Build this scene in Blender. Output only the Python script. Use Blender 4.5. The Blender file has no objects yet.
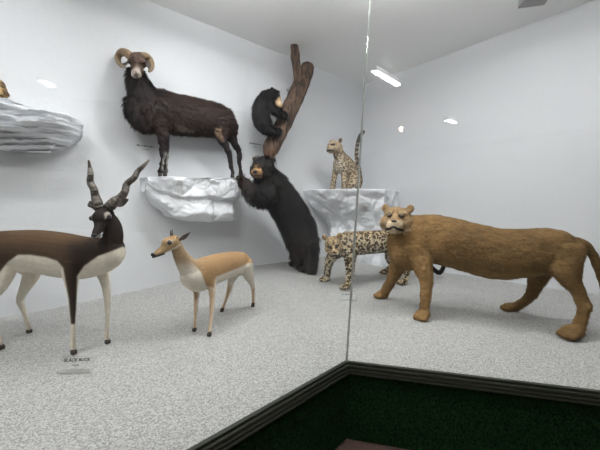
import bpy, math, random
import numpy as np
from mathutils import Vector, Matrix, noise, kdtree
random.seed(7); np.random.seed(7)
V = Vector
scn = bpy.context.scene
COL = scn.collection

# ------------------------------------------------------------------ camera and measuring
F = 330.0
CAM = V((0, 0, 0.9))
PITCH = math.radians(2.6)
FWD = V((0, math.cos(PITCH), -math.sin(PITCH)))
UPV = V((0, math.sin(PITCH), math.cos(PITCH)))
def ray(px, py):
    return FWD + V((1, 0, 0))*((px-300)/F) + UPV*(-(py-225)/F)
def hit_plane(px, py, p0, n):
    d = ray(px, py); t = (p0-CAM).dot(n)/d.dot(n)
    return CAM + d*t
def at_y(px, py, y):
    d = ray(px, py); return CAM + d*(y/d.y)
def at_z(px, py, z):
    d = ray(px, py); return CAM + d*((z-CAM.z)/d.z)
def depth(p): return (p-CAM).dot(FWD)
def to_px(p):
    q = p-CAM; f = q.dot(FWD); return (300+F*q.x/f, 225-F*q.dot(UPV)/f)

def sm(a, b, x):
    t = max(0., min(1., (x-a)/(b-a))); return t*t*(3-2*t)
def nsm(a, b, x):
    t = np.clip((x-a)/(b-a), 0, 1); return t*t*(3-2*t)

CORNER = at_y(361, 260, 5.94); CORNER.z = 0
ZC = at_y(361, 86, CORNER.y).z
pl = at_z(146, 0, ZC); pr = at_z(595, 0, ZC)
UL = V((pl.x-CORNER.x, pl.y-CORNER.y, 0)).normalized()      # along left wall, away from the corner
UR = V((pr.x-CORNER.x, pr.y-CORNER.y, 0)).normalized()
NL = V((-UL.y, UL.x, 0));  NL = NL if NL.dot(-CORNER) > 0 else -NL
NR = V((-UR.y, UR.x, 0));  NR = NR if NR.dot(-CORNER) > 0 else -NR
J0 = at_z(347, 362, 0.0)
J1 = at_y(371, 0, J0.y)
LEAN = (J1-J0)/(J1.z-J0.z)
gl = at_z(193, 450, 0.0); gr = at_z(600, 392, 0.0)
DL = (gl-J0).normalized(); DR = (gr-J0).normalized()
print('corner', CORNER, 'ceil', ZC, UL, UR, 'J0', J0, DL, DR)
ZV = -0.465                                                   # visitor floor

def ground(x, y):
    p = V((x, y, 0))-CORNER
    dl = p.dot(NL); u = p.dot(UL)
    w = 1-sm(0.0, 1.5, dl)
    b = 0.15*w*(1-sm(2.2, 4.8, u))*sm(-.3, .9, p.dot(NR))
    return b
def G(px, py):
    z = 0.0
    for _ in range(12):
        p = at_z(px, py, z); z = 0.5*z+0.5*ground(p.x, p.y)
    return at_z(px, py, z)
def WL(px, py, off):
    return hit_plane(px, py, CORNER+NL*off, NL)

def lin(c):
    return tuple(((v/255)/12.92 if v/255 <= .04045 else ((v/255+.055)/1.055)**2.4) for v in c)

# ------------------------------------------------------------------ objects
def tag(o, label=None, cat=None, group=None, kind=None):
    if label: o['label'] = label
    if cat: o['category'] = cat
    if group: o['group'] = group
    if kind: o['kind'] = kind
    return o
def empty(name, loc, label=None, cat=None, group=None):
    o = bpy.data.objects.new(name, None); o.empty_display_size = .05
    COL.objects.link(o); o.location = loc
    return tag(o, label, cat, group)
def mesh_obj(name, verts, faces, mat, parent=None, smooth=True, kind=None, cols=None):
    off = parent_origin(parent)
    me = bpy.data.meshes.new(name)
    me.from_pydata([tuple(V(v)-off) for v in verts], [], faces)
    me.validate()
    if cols is not None:
        a = me.color_attributes.new('Col', 'FLOAT_COLOR', 'POINT')
        buf = np.ones((len(verts), 4), dtype=np.float32); buf[:, :3] = cols
        a.data.foreach_set('color', buf.ravel())
    me.materials.append(mat)
    if smooth: me.polygons.foreach_set('use_smooth', [True]*len(me.polygons))
    me.update()
    o = bpy.data.objects.new(name, me); COL.objects.link(o)
    if parent: o.parent = parent
    if kind: o['kind'] = kind
    return o
def parent_origin(p):
    off = V((0, 0, 0))
    while p is not None:
        off = off+V(p.location); p = p.parent
    return off

class Geo:
    def __init__(s): s.v = []; s.f = []; s.tag = []
    def add(s, verts, faces, tag=0):
        b = len(s.v); s.v += [V(v) for v in verts]; s.f += [tuple(i+b for i in f) for f in faces]; s.tag += [tag]*len(verts)
    def box(s, c, ax, ay, az, tag=0):
        c = V(c); P = []
        for i in (-1, 1):
            for j in (-1, 1):
                for k in (-1, 1): P.append(c+ax*i+ay*j+az*k)
        fs = [(0, 1, 3, 2), (4, 6, 7, 5), (0, 4, 5, 1), (2, 3, 7, 6), (0, 2, 6, 4), (1, 5, 7, 3)]
        if ax.cross(ay).dot(az) < 0: fs = [f[::-1] for f in fs]
        s.add(P, fs, tag)
    def ell(s, c, R, r, tag=0, nu=18, nv=12):
        c = V(c); vs = []; fs = []
        for j in range(1, nv):
            th = math.pi*j/nv
            for i in range(nu):
                ph = 2*math.pi*i/nu
                vs.append(c+R@V((r[0]*math.sin(th)*math.cos(ph), r[1]*math.sin(th)*math.sin(ph), r[2]*math.cos(th))))
        vs.append(c+R@V((0, 0, r[2]))); vs.append(c-R@V((0, 0, r[2])))
        t, b = len(vs)-2, len(vs)-1
        for j in range(nv-2):
            for i in range(nu):
                a = j*nu+i; a2 = j*nu+(i+1) % nu
                fs.append((a, a+nu, a2+nu, a2))
        for i in range(nu):
            fs.append((t, i, (i+1) % nu)); k = (nv-2)*nu
            fs.append((b, k+(i+1) % nu, k+i))
        s.add(vs, fs, tag)
    def loft(s, pts, ws, hs, lat, tag=0, seg=16, sub=4, cap=.6, rad=None):
        """elliptical sections along a smooth path; ws half width along lat, hs half height across it"""
        n = len(pts); P = []; W = []; H = []
        def cr(a, b, c, d, t):
            return (b*2+(c-a)*t+(a*2-b*5+c*4-d)*t*t+(b*3-a-c*3+d)*t*t*t)*.5
        for i in range(n-1):
            i0, i1, i2, i3 = max(0, i-1), i, i+1, min(n-1, i+2)
            for k in range(sub):
                t = k/sub
                P.append(cr(V(pts[i0]), V(pts[i1]), V(pts[i2]), V(pts[i3]), t))
                W.append(max(1e-4, cr(ws[i0], ws[i1], ws[i2], ws[i3], t))); H.append(max(1e-4, cr(hs[i0], hs[i1], hs[i2], hs[i3], t)))
        P.append(V(pts[-1])); W.append(ws[-1]); H.append(hs[-1])
        if rad: 
            for i in range(len(P)):
                k = rad(i/(len(P)-1)); W[i] *= k; H[i] *= k
        T = [(P[min(i+1, len(P)-1)]-P[max(i-1, 0)]).normalized() for i in range(len(P))]
        r0 = min(W[0], H[0])*cap; r1 = min(W[-1], H[-1])*cap
        k1, k2 = (.3, .75) if cap > .15 else (.5, .96)
        PP = [P[0]-T[0]*r0, P[0]-T[0]*r0*.7]+P+[P[-1]+T[-1]*r1*.7, P[-1]+T[-1]*r1]
        WW = [W[0]*k1, W[0]*k2]+W+[W[-1]*k2, W[-1]*k1]; HH = [H[0]*k1, H[0]*k2]+H+[H[-1]*k2, H[-1]*k1]
        TT = [T[0], T[0]]+T+[T[-1], T[-1]]
        vs = []; fs = []
        lat = V(lat)
        for p, w, h, t in zip(PP, WW, HH, TT):
            u = t.cross(lat)
            if u.length < 1e-3: u = t.cross(V((.3, .5, .8)))
            u.normalize(); l = u.cross(t)
            for i in range(seg):
                a = 2*math.pi*i/seg
                vs.append(p+l*(w*math.cos(a))+u*(h*math.sin(a)))
        m = len(PP)
        for j in range(m-1):
            for i in range(seg):
                a = j*seg+i; b = j*seg+(i+1) % seg
                fs.append((a, b, b+seg, a+seg))
        fs.append(tuple(range(seg))[::-1]); fs.append(tuple((m-1)*seg+i for i in range(seg)))
        # make outward facing
        c0 = P[0]
        f = fs[seg]; pa, pb, pc = vs[f[0]], vs[f[1]], vs[f[2]]
        nn = (pb-pa).cross(pc-pa); cen = sum((vs[seg+i] for i in range(seg)), V((0, 0, 0)))/seg
        if nn.dot(pa-cen) < 0: fs = [q[::-1] for q in fs]
        s.add(vs, fs, tag)
    def obj(s, name, mat, parent=None, smooth=True, **k):
        return mesh_obj(name, s.v, s.f, mat, parent, smooth, **k)

# ------------------------------------------------------------------ materials
def new_mat(name):
    m = bpy.data.materials.new(name); m.use_nodes = True
    nt = m.node_tree; b = nt.nodes['Principled BSDF']
    return m, nt, b
def nd(nt, t, **k):
    n = nt.nodes.new(t)
    for a, b in k.items():
        if hasattr(n, a): setattr(n, a, b)
        else: n.inputs[a.replace('_', ' ')].default_value = b
    return n
def simple(name, c, rough=.6, bump=0, scale=40, var=0, metal=0, coat=0, spec=.5):
    m, nt, b = new_mat(name)
    b.inputs['Roughness'].default_value = rough; b.inputs['Metallic'].default_value = metal
    b.inputs['Specular IOR Level'].default_value = spec
    if coat: b.inputs['Coat Weight'].default_value = coat
    L = lin(c)
    b.inputs['Base Color'].default_value = (*L, 1)
    tc = nd(nt, 'ShaderNodeTexCoord')
    if var or bump:
        n = nd(nt, 'ShaderNodeTexNoise'); n.inputs['Scale'].default_value = scale; n.inputs['Detail'].default_value = 5
        nt.links.new(tc.outputs['Object'], n.inputs['Vector'])
    if var:
        r = nd(nt, 'ShaderNodeValToRGB'); r.color_ramp.elements[0].position = .3; r.color_ramp.elements[1].position = .7
        r.color_ramp.elements[0].color = (*[v*(1-var) for v in L], 1); r.color_ramp.elements[1].color = (*[min(1, v*(1+var)) for v in L], 1)
        nt.links.new(n.outputs['Fac'], r.inputs['Fac']); nt.links.new(r.outputs['Color'], b.inputs['Base Color'])
    if bump:
        bp = nd(nt, 'ShaderNodeBump'); bp.inputs['Strength'].default_value = 1; bp.inputs['Distance'].default_value = bump
        nt.links.new(n.outputs['Fac'], bp.inputs['Height']); nt.links.new(bp.outputs['Normal'], b.inputs['Normal'])
    return m
def hide_mat(name, spots=None, var=.22, bump=.004, scale=(60, 60, 60), rough=.85, stretch=None):
    """short hair: colour from the 'Col' attribute, broken up by noise; optional rosettes"""
    m, nt, b = new_mat(name)
    b.inputs['Roughness'].default_value = rough; b.inputs['Specular IOR Level'].default_value = .25
    at = nd(nt, 'ShaderNodeAttribute'); at.attribute_name = 'Col'
    tc = nd(nt, 'ShaderNodeTexCoord')
    mp = nd(nt, 'ShaderNodeMapping'); mp.inputs['Scale'].default_value = stretch or (1, 1, 1)
    nt.links.new(tc.outputs['Object'], mp.inputs['Vector'])
    n = nd(nt, 'ShaderNodeTexNoise'); n.inputs['Scale'].default_value = 45; n.inputs['Detail'].default_value = 6
    nt.links.new(mp.outputs['Vector'], n.inputs['Vector'])
    n2 = nd(nt, 'ShaderNodeTexNoise'); n2.inputs['Scale'].default_value = 8; n2.inputs['Detail'].default_value = 3
    nt.links.new(tc.outputs['Object'], n2.inputs['Vector'])
    ad = nd(nt, 'ShaderNodeMath', operation='ADD'); nt.links.new(n.outputs['Fac'], ad.inputs[0]); nt.links.new(n2.outputs['Fac'], ad.inputs[1])
    mr = nd(nt, 'ShaderNodeMapRange'); mr.inputs['From Min'].default_value = .7; mr.inputs['From Max'].default_value = 1.3
    mr.inputs['To Min'].default_value = 1-var*1.3; mr.inputs['To Max'].default_value = 1+var
    nt.links.new(ad.outputs[0], mr.inputs['Value'])
    mul = nd(nt, 'ShaderNodeVectorMath', operation='SCALE')
    nt.links.new(at.outputs['Color'], mul.inputs[0]); nt.links.new(mr.outputs[0], mul.inputs['Scale'])
    out = mul.outputs[0]
    if spots:
        vo = nd(nt, 'ShaderNodeTexVoronoi'); vo.inputs['Scale'].default_value = spots; vo.inputs['Randomness'].default_value = .85
        wv = nd(nt, 'ShaderNodeVectorMath', operation='MULTIPLY_ADD'); wv.inputs[1].default_value = (.03,)*3
        nn = nd(nt, 'ShaderNodeTexNoise'); nn.inputs['Scale'].default_value = 30
        nt.links.new(tc.outputs['Object'], nn.inputs['Vector']); nt.links.new(nn.outputs['Color'], wv.inputs[0]); nt.links.new(tc.outputs['Object'], wv.inputs[2])
        nt.links.new(wv.outputs[0], vo.inputs['Vector'])
        rp = nd(nt, 'ShaderNodeValToRGB'); e = rp.color_ramp.elements
        e[0].position = .0; e[0].color = (.5, .45, .38, 1); e[1].position = .2; e[1].color = (.6, .54, .45, 1)
        for p, c in ((.25, 0.03), (.48, 0.03), (.58, 1.0)):
            x = e.new(p); x.color = (c, c, c, 1)
        nt.links.new(vo.outputs['Distance'], rp.inputs['Fac'])
        # only where the attribute's alpha-like second layer allows it
        a2 = nd(nt, 'ShaderNodeAttribute'); a2.attribute_name = 'Spot'
        mx = nd(nt, 'ShaderNodeMix'); mx.data_type = 'RGBA'; mx.blend_type = 'MULTIPLY'
        nt.links.new(a2.outputs['Fac'], mx.inputs[0]); nt.links.new(out, mx.inputs[6]); nt.links.new(rp.outputs['Color'], mx.inputs[7])
        out = mx.outputs[2]
    nt.links.new(out, b.inputs['Base Color'])
    bp = nd(nt, 'ShaderNodeBump'); bp.inputs['Distance'].default_value = bump
    nt.links.new(n.outputs['Fac'], bp.inputs['Height']); nt.links.new(bp.outputs['Normal'], b.inputs['Normal'])
    return m
M = {}
M['wall'] = simple('white_painted_plaster', (213, 215, 218), .75, bump=.0015, scale=35, var=.012)
M['ceiling'] = simple('grey_white_ceiling_paint', (242, 242, 241), .8, bump=.001, scale=20, var=.01)
M['visitor_wall'] = simple('visitor_room_paint', (120, 118, 112), .8)
M['visitor_floor'] = simple('reddish_brown_floor', (92, 72, 66), .6, var=.3, scale=60)
M['rock'] = simple('white_painted_rock', (232, 234, 238), .7, bump=.006, scale=26, var=.03)
M['eye'] = simple('glass_eye_black', (14, 10, 8), .08, coat=1)
M['amber'] = simple('glass_eye_amber', (48, 34, 16), .1, coat=1)
M['nose'] = simple('dark_nose_skin', (28, 22, 22), .4)
M['lip'] = simple('black_lip', (16, 12, 12), .5)
M['hoof'] = simple('dark_hoof', (48, 42, 36), .5)
M['horn'] = simple('grey_brown_horn', (92, 85, 78), .6, bump=.002, scale=60, var=.12)
M['ramhorn'] = simple('olive_brown_horn', (124, 104, 78), .6, bump=.003, scale=50, var=.3)
M['card'] = simple('white_card', (212, 214, 216), .5)
M['ink'] = simple('dark_ink', (40, 42, 44), .6)
M['seam'] = simple('grey_silicone', (176, 178, 174), .95, spec=.05)
M['seamdark'] = simple('dark_glass_edge', (120, 126, 122), .3)
M['trim'] = simple('dark_green_grey_aluminium', (46, 50, 41), .5, metal=.1, var=.1, scale=30)
M['fixture'] = simple('grey_fixture', (150, 150, 152), .5)
M['trunk'] = None
M['hide'] = hide_mat('short_hide')
M['lion'] = hide_mat('lioness_hide', var=.25, bump=.006, stretch=(.5, .5, 1.3))
M['doe'] = hide_mat('smooth_hide', var=.10, bump=.002)
M['leopard'] = hide_mat('rosette_hide', spots=33, var=.15, bump=.002)
M['leopard2'] = hide_mat('small_rosette_hide', spots=38, var=.15, bump=.002)
M['fur'] = hide_mat('long_fur', var=.2, bump=.001, rough=.7)

def bark():
    m, nt, b = new_mat('bark'); b.inputs['Roughness'].default_value = .85
    tc = nd(nt, 'ShaderNodeTexCoord'); mp = nd(nt, 'ShaderNodeMapping'); mp.inputs['Scale'].default_value = (1, 1, .28)
    nt.links.new(tc.outputs['Object'], mp.inputs['Vector'])
    n = nd(nt, 'ShaderNodeTexNoise'); n.inputs['Scale'].default_value = 26; n.inputs['Detail'].default_value = 7
    nt.links.new(mp.outputs['Vector'], n.inputs['Vector'])
    r = nd(nt, 'ShaderNodeValToRGB'); r.color_ramp.elements[0].position = .42; r.color_ramp.elements[1].position = .60
    r.color_ramp.elements[0].color = (*lin((36, 26, 21)), 1); r.color_ramp.elements[1].color = (*lin((112, 88, 70)), 1)
    nt.links.new(n.outputs['Fac'], r.inputs['Fac']); 
    a = nd(nt, 'ShaderNodeAttribute'); a.attribute_name = 'Col'
    mx = nd(nt, 'ShaderNodeMix'); mx.data_type = 'RGBA'; mx.inputs[0].default_value = .3
    nt.links.new(r.outputs['Color'], mx.inputs[6]); nt.links.new(a.outputs['Color'], mx.inputs[7])
    nt.links.new(mx.outputs[2], b.inputs['Base Color'])
    bp = nd(nt, 'ShaderNodeBump'); bp.inputs['Distance'].default_value = .015
    nt.links.new(n.outputs['Fac'], bp.inputs['Height']); nt.links.new(bp.outputs['Normal'], b.inputs['Normal'])
    return m
M['bark'] = bark()
def gravel():
    m, nt, b = new_mat('white_gravel'); b.inputs['Roughness'].default_value = .8
    tc = nd(nt, 'ShaderNodeTexCoord')
    vo = nd(nt, 'ShaderNodeTexVoronoi'); vo.inputs['Scale'].default_value = 190
    nt.links.new(tc.outputs['Object'], vo.inputs['Vector'])
    r = nd(nt, 'ShaderNodeValToRGB'); e = r.color_ramp.elements
    e[0].position = 0; e[0].color = (*lin((136, 136, 134)), 1); e[1].position = .5; e[1].color = (*lin((172, 172, 169)), 1)
    x = e.new(.9); x.color = (*lin((200, 200, 197)), 1)
    sp = nd(nt, 'ShaderNodeSeparateColor'); nt.links.new(vo.outputs['Color'], sp.inputs[0])
    nt.links.new(sp.outputs[0], r.inputs['Fac']); nt.links.new(r.outputs['Color'], b.inputs['Base Color'])
    n = nd(nt, 'ShaderNodeTexNoise'); n.inputs['Scale'].default_value = 30; n.inputs['Detail'].default_value = 4
    nt.links.new(tc.outputs['Object'], n.inputs['Vector'])
    ma = nd(nt, 'ShaderNodeMath', operation='MULTIPLY_ADD'); ma.inputs[1].default_value = -.6
    nt.links.new(vo.outputs['Distance'], ma.inputs[0]); nt.links.new(n.outputs['Fac'], ma.inputs[2])
    bp = nd(nt, 'ShaderNodeBump'); bp.inputs['Distance'].default_value = .006
    nt.links.new(ma.outputs[0], bp.inputs['Height']); nt.links.new(bp.outputs['Normal'], b.inputs['Normal'])
    return m
M['gravel'] = gravel()
def turf():
    m, nt, b = new_mat('dark_green_turf'); b.inputs['Roughness'].default_value = .9; b.inputs['Specular IOR Level'].default_value = .1
    tc = nd(nt, 'ShaderNodeTexCoord')
    n = nd(nt, 'ShaderNodeTexNoise'); n.inputs['Scale'].default_value = 90; n.inputs['Detail'].default_value = 4
    nt.links.new(tc.outputs['Object'], n.inputs['Vector'])
    r = nd(nt, 'ShaderNodeValToRGB'); r.color_ramp.elements[0].position = .35; r.color_ramp.elements[1].position = .7
    r.color_ramp.elements[0].color = (*lin((10, 34, 16)), 1); r.color_ramp.elements[1].color = (*lin((36, 74, 36)), 1)
    nt.links.new(n.outputs['Fac'], r.inputs['Fac']); nt.links.new(r.outputs['Color'], b.inputs['Base Color'])
    bp = nd(nt, 'ShaderNodeBump'); bp.inputs['Distance'].default_value = .02
    nt.links.new(n.outputs['Fac'], bp.inputs['Height']); nt.links.new(bp.outputs['Normal'], b.inputs['Normal'])
    return m
M['turf'] = turf()
def glass():
    m = bpy.data.materials.new('case_glass'); m.use_nodes = True; nt = m.node_tree; nt.nodes.clear()
    o = nd(nt, 'ShaderNodeOutputMaterial'); mx = nd(nt, 'ShaderNodeMixShader')
    tr = nd(nt, 'ShaderNodeBsdfTransparent'); tr.inputs['Color'].default_value = (.985, .992, .988, 1)
    g = nd(nt, 'ShaderNodeBsdfGlossy'); g.inputs['Roughness'].default_value = .0
    ge = nd(nt, 'ShaderNodeNewGeometry')
    dt = nd(nt, 'ShaderNodeVectorMath', operation='DOT_PRODUCT')
    nt.links.new(ge.outputs['Incoming'], dt.inputs[0]); nt.links.new(ge.outputs['Normal'], dt.inputs[1])
    ab = nd(nt, 'ShaderNodeMath', operation='ABSOLUTE'); nt.links.new(dt.outputs['Value'], ab.inputs[0])
    om = nd(nt, 'ShaderNodeMath', operation='SUBTRACT'); om.inputs[0].default_value = 1; nt.links.new(ab.outputs[0], om.inputs[1])
    pw = nd(nt, 'ShaderNodeMath', operation='POWER'); pw.inputs[1].default_value = 5; nt.links.new(om.outputs[0], pw.inputs[0])
    ma = nd(nt, 'ShaderNodeMath', operation='MULTIPLY_ADD'); ma.inputs[1].default_value = .96; ma.inputs[2].default_value = .04
    nt.links.new(pw.outputs[0], ma.inputs[0]); nt.links.new(ma.outputs[0], mx.inputs[0])
    nt.links.new(tr.outputs[0], mx.inputs[1]); nt.links.new(g.outputs[0], mx.inputs[2]); nt.links.new(mx.outputs[0], o.inputs[0])
    return m
M['glass'] = glass()
def emit(name, c, s):
    m = bpy.data.materials.new(name); m.use_nodes = True; nt = m.node_tree; nt.nodes.clear()
    o = nd(nt, 'ShaderNodeOutputMaterial'); e = nd(nt, 'ShaderNodeEmission'); e.inputs[0].default_value = (*c, 1); e.inputs[1].default_value = s
    nt.links.new(e.outputs[0], o.inputs[0]); return m

# ------------------------------------------------------------------ the room
LEN_L, LEN_R = 7.4, 6.0
zs = ZV
def panel(name, a, b, z0, z1, n, mat, th=.1):
    """wall slab from a to b, thickness away from n"""
    g = Geo(); a = V((a.x, a.y, 0)); b = V((b.x, b.y, 0)); u = (b-a)
    c = (a+b)/2-n*th/2+V((0, 0, (z0+z1)/2))
    g.box(c, u/2, n*th/2, V((0, 0, (z1-z0)/2)))
    return tag(g.obj(name, mat, smooth=False), kind='structure')
Lend = CORNER+UL*LEN_L
Rend = CORNER+UR*LEN_R
panel('wall_left', CORNER-UL*.1, Lend, zs, ZC, NL, M['wall'])
panel('wall_right', CORNER-UR*.1, Rend, zs, ZC, NR, M['wall'])
glend = J0+DL*4.2; grend = J0+DR*3.9
# end walls closing the case beyond the frame
dL = (Lend-glend).normalized(); nLe = V((dL.y, -dL.x, 0)); nLe = nLe if nLe.dot(J0-Lend) > 0 else -nLe
panel('wall_case_left_end', glend-dL*.02, Lend, zs, ZC, nLe, M['wall'])
dR = (Rend-grend).normalized(); nRe = V((dR.y, -dR.x, 0)); nRe = nRe if nRe.dot(J0-Rend) > 0 else -nRe
panel('wall_case_right_end', grend-dR*.02, Rend, zs, ZC, nRe, M['wall'])
# visitor side of the room
panel('wall_visitor_back', V((-5.2, -7.0, 0)), V((8.0, -7.0, 0)), zs, ZC, V((0, 1, 0)), M['visitor_wall'])
panel('wall_visitor_left', V((-5.2, -7.0, 0)), V((-5.2, 2.0, 0)), zs, ZC, V((1, 0, 0)), M['visitor_wall'])
panel('wall_visitor_right', V((8.0, -7.0, 0)), V((8.0, 2.5, 0)), zs, ZC, V((-1, 0, 0)), M['visitor_wall'])
panel('wall_visitor_front', V((4.9, 1.2, 0)), V((8.0, 1.2, 0)), zs, ZC, V((0, -1, 0)), M['visitor_wall'])
g = Geo(); g.box((1.4, -.3, ZC+.05), V((6.8, 0, 0)), V((0, 6.9, 0)), V((0, 0, .05)))
tag(g.obj('ceiling', M['ceiling'], smooth=False), kind='structure')
g = Geo(); g.box((1.4, -.3, ZV-.05), V((6.8, 0, 0)), V((0, 6.9, 0)), V((0, 0, .05)))
tag(g.obj('floor', M['visitor_floor'], smooth=False), kind='structure')

# gravel bed inside the case
def poly(pts, s):
    L = [0]
    for a, b in zip(pts, pts[1:]): L.append(L[-1]+(b-a).length)
    return L
fr = [glend, J0, grend]; bk = [Lend, CORNER, Rend]
vs = []; fs = []; NS, NT = 300, 150
for i in range(NS+1):
    s = i/NS
    if s <= .6: a = fr[0].lerp(fr[1], s/.6); b = bk[0].lerp(bk[1], s/.6)
    else: a = fr[1].lerp(fr[2], (s-.6)/.4); b = bk[1].lerp(bk[2], (s-.6)/.4)
    for j in range(NT+1):
        t = j/NT; p = a.lerp(b, t)
        n = noise.fractal(V((p.x*3, p.y*3, 0)), 1, 2, 4)*.010+noise.noise(V((p.x*40, p.y*40, 0)))*.002
        e = sm(0, .08, t)
        vs.append((p.x, p.y, ground(p.x, p.y)+n*e-.002))
W_ = NT+1
for i in range(NS):
    for j in range(NT):
        a = i*W_+j; fs.append((a, a+W_, a+W_+1, a+1))
# skirt so that the bed is a body, not a sheet
b0 = len(vs)
for i in range(NS+1):
    p = vs[i*W_]; vs.append((p[0], p[1], -.06))
for i in range(NS): fs.append((i*W_, b0+i, b0+i+1, (i+1)*W_))
gb = mesh_obj('gravel_bed', vs, fs, M['gravel'])
tag(gb, 'white crushed gravel spread over the display case floor', 'gravel', kind='stuff')

# glass panes
UPZ = V((0, 0, 1))
def pane(name, d, length):
    g = Geo(); up = LEAN*(ZC-0.0)
    n = d.cross(LEAN).normalized()
    if n.dot(CAM-J0) < 0: n = -n
    g.box(J0+d*(.004+length/2)+up/2-n*.004, d*length/2, up/2, n*.004)
    return tag(g.obj(name, M['glass'], smooth=False), kind='structure'), n
_, NGL = pane('window_1', DL, 4.1)
_, NGR = pane('window_2', DR, 3.8)
nb = (NGL+NGR).normalized()
g = Geo(); side = nb.cross(LEAN).normalized()
g.box(J0+LEAN*(ZC/2)-nb*.006, side*.0024, LEAN*(ZC/2), nb*.008)
tag(g.obj('trim_1', M['seam'], smooth=False), kind='structure')
g = Geo(); g.box(J0+LEAN*(ZC/2)-nb*.006+side*.0032, side*.0009, LEAN*(ZC/2), nb*.007)
tag(g.obj('trim_2', M['seamdark'], smooth=False), kind='structure')

# fluted channel and turf front under the glass
def hor(n): return V((n.x, n.y, 0)).normalized()
hL, hR = hor(NGL), hor(NGR)
def miter(o, z):
    # point on the corner line offset o outward from both panes
    A = Matrix(((hL.x, hL.y), (hR.x, hR.y))); r = A.inverted()@V((o, o)); return V((J0.x+r.x, J0.y+r.y, z))
def sweep(name, prof, mat, third=None):
    res = []
    for k, (d, h, L) in enumerate(((DL, hL, 4.2), (DR, hR, 3.9))):
        vs = []; fs = []; n = len(prof)
        for (o, z) in prof:
            vs.append(miter(o, z))
        for (o, z) in prof: vs.append(V((J0.x, J0.y, 0))+d*L+h*o+V((0, 0, z)))
        for i in range(n):
            j = (i+1) % n; fs.append((i, j, n+j, n+i))
        fs.append(tuple(range(n))); fs.append(tuple(range(n, 2*n))[::-1])
        res.append(tag(mesh_obj(name+'_'+str(k+1+(2 if name == 'trim' else 0)), vs, fs, mat, smooth=False), kind='structure'))
    return res
prof = [(-.016, .003), (.006, .003), (.006, -.004), (.002, -.006), (.002, -.012), (.016, -.013), (.016, -.024), (.006, -.025), (.006, -.032), (.022, -.033), (.022, -.041),
        (.012, -.042), (.012, -.049), (.027, -.050), (.027, -.058), (.012, -.060), (-.016, -.060)]
sweep('trim', prof, M['trim'])
for k, (nm, d, h, L) in enumerate((('wall_front_left', DL, hL, 4.2), ('wall_front_right', DR, hR, 3.9))):
    g = Geo(); a = miter(.004, 0); b = J0+d*L+h*.004; c = J0+d*L-h*.05; e = miter(-.05, 0)
    P = [V((q.x, q.y, z)) for z in (ZV, -.058) for q in (a, b, c, e)]
    g.add(P, [(0, 1, 5, 4), (1, 2, 6, 5), (2, 3, 7, 6), (3, 0, 4, 7), (4, 5, 6, 7), (3, 2, 1, 0)])
    tag(g.obj(nm, M['turf'], smooth=False), kind='structure')
    # turf blades on the front
    vs = []; fs = []; rnd = random.Random(5+k)
    for i in range(16000):
        s = rnd.uniform(0.02, 2.6); z = (rnd.uniform(ZV+.01, -.062) if i % 3 else rnd.uniform(-.12, -.062))
        p = miter(.004, z)+d*s; q = h*rnd.uniform(.010, .030)+V((0, 0, rnd.uniform(-.012, .010)))+d*rnd.uniform(-.006, .006)
        b = len(vs); vs += [p-d*.0015, p+d*.0015, p+q]; fs.append((b, b+1, b+2))
    o = mesh_obj('artificial_turf', vs, fs, M['turf'], smooth=False)
    tag(o, 'dark green artificial turf covering the base under the %s glass pane' % ('left' if k == 0 else 'right'), 'artificial turf', kind='stuff')

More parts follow.
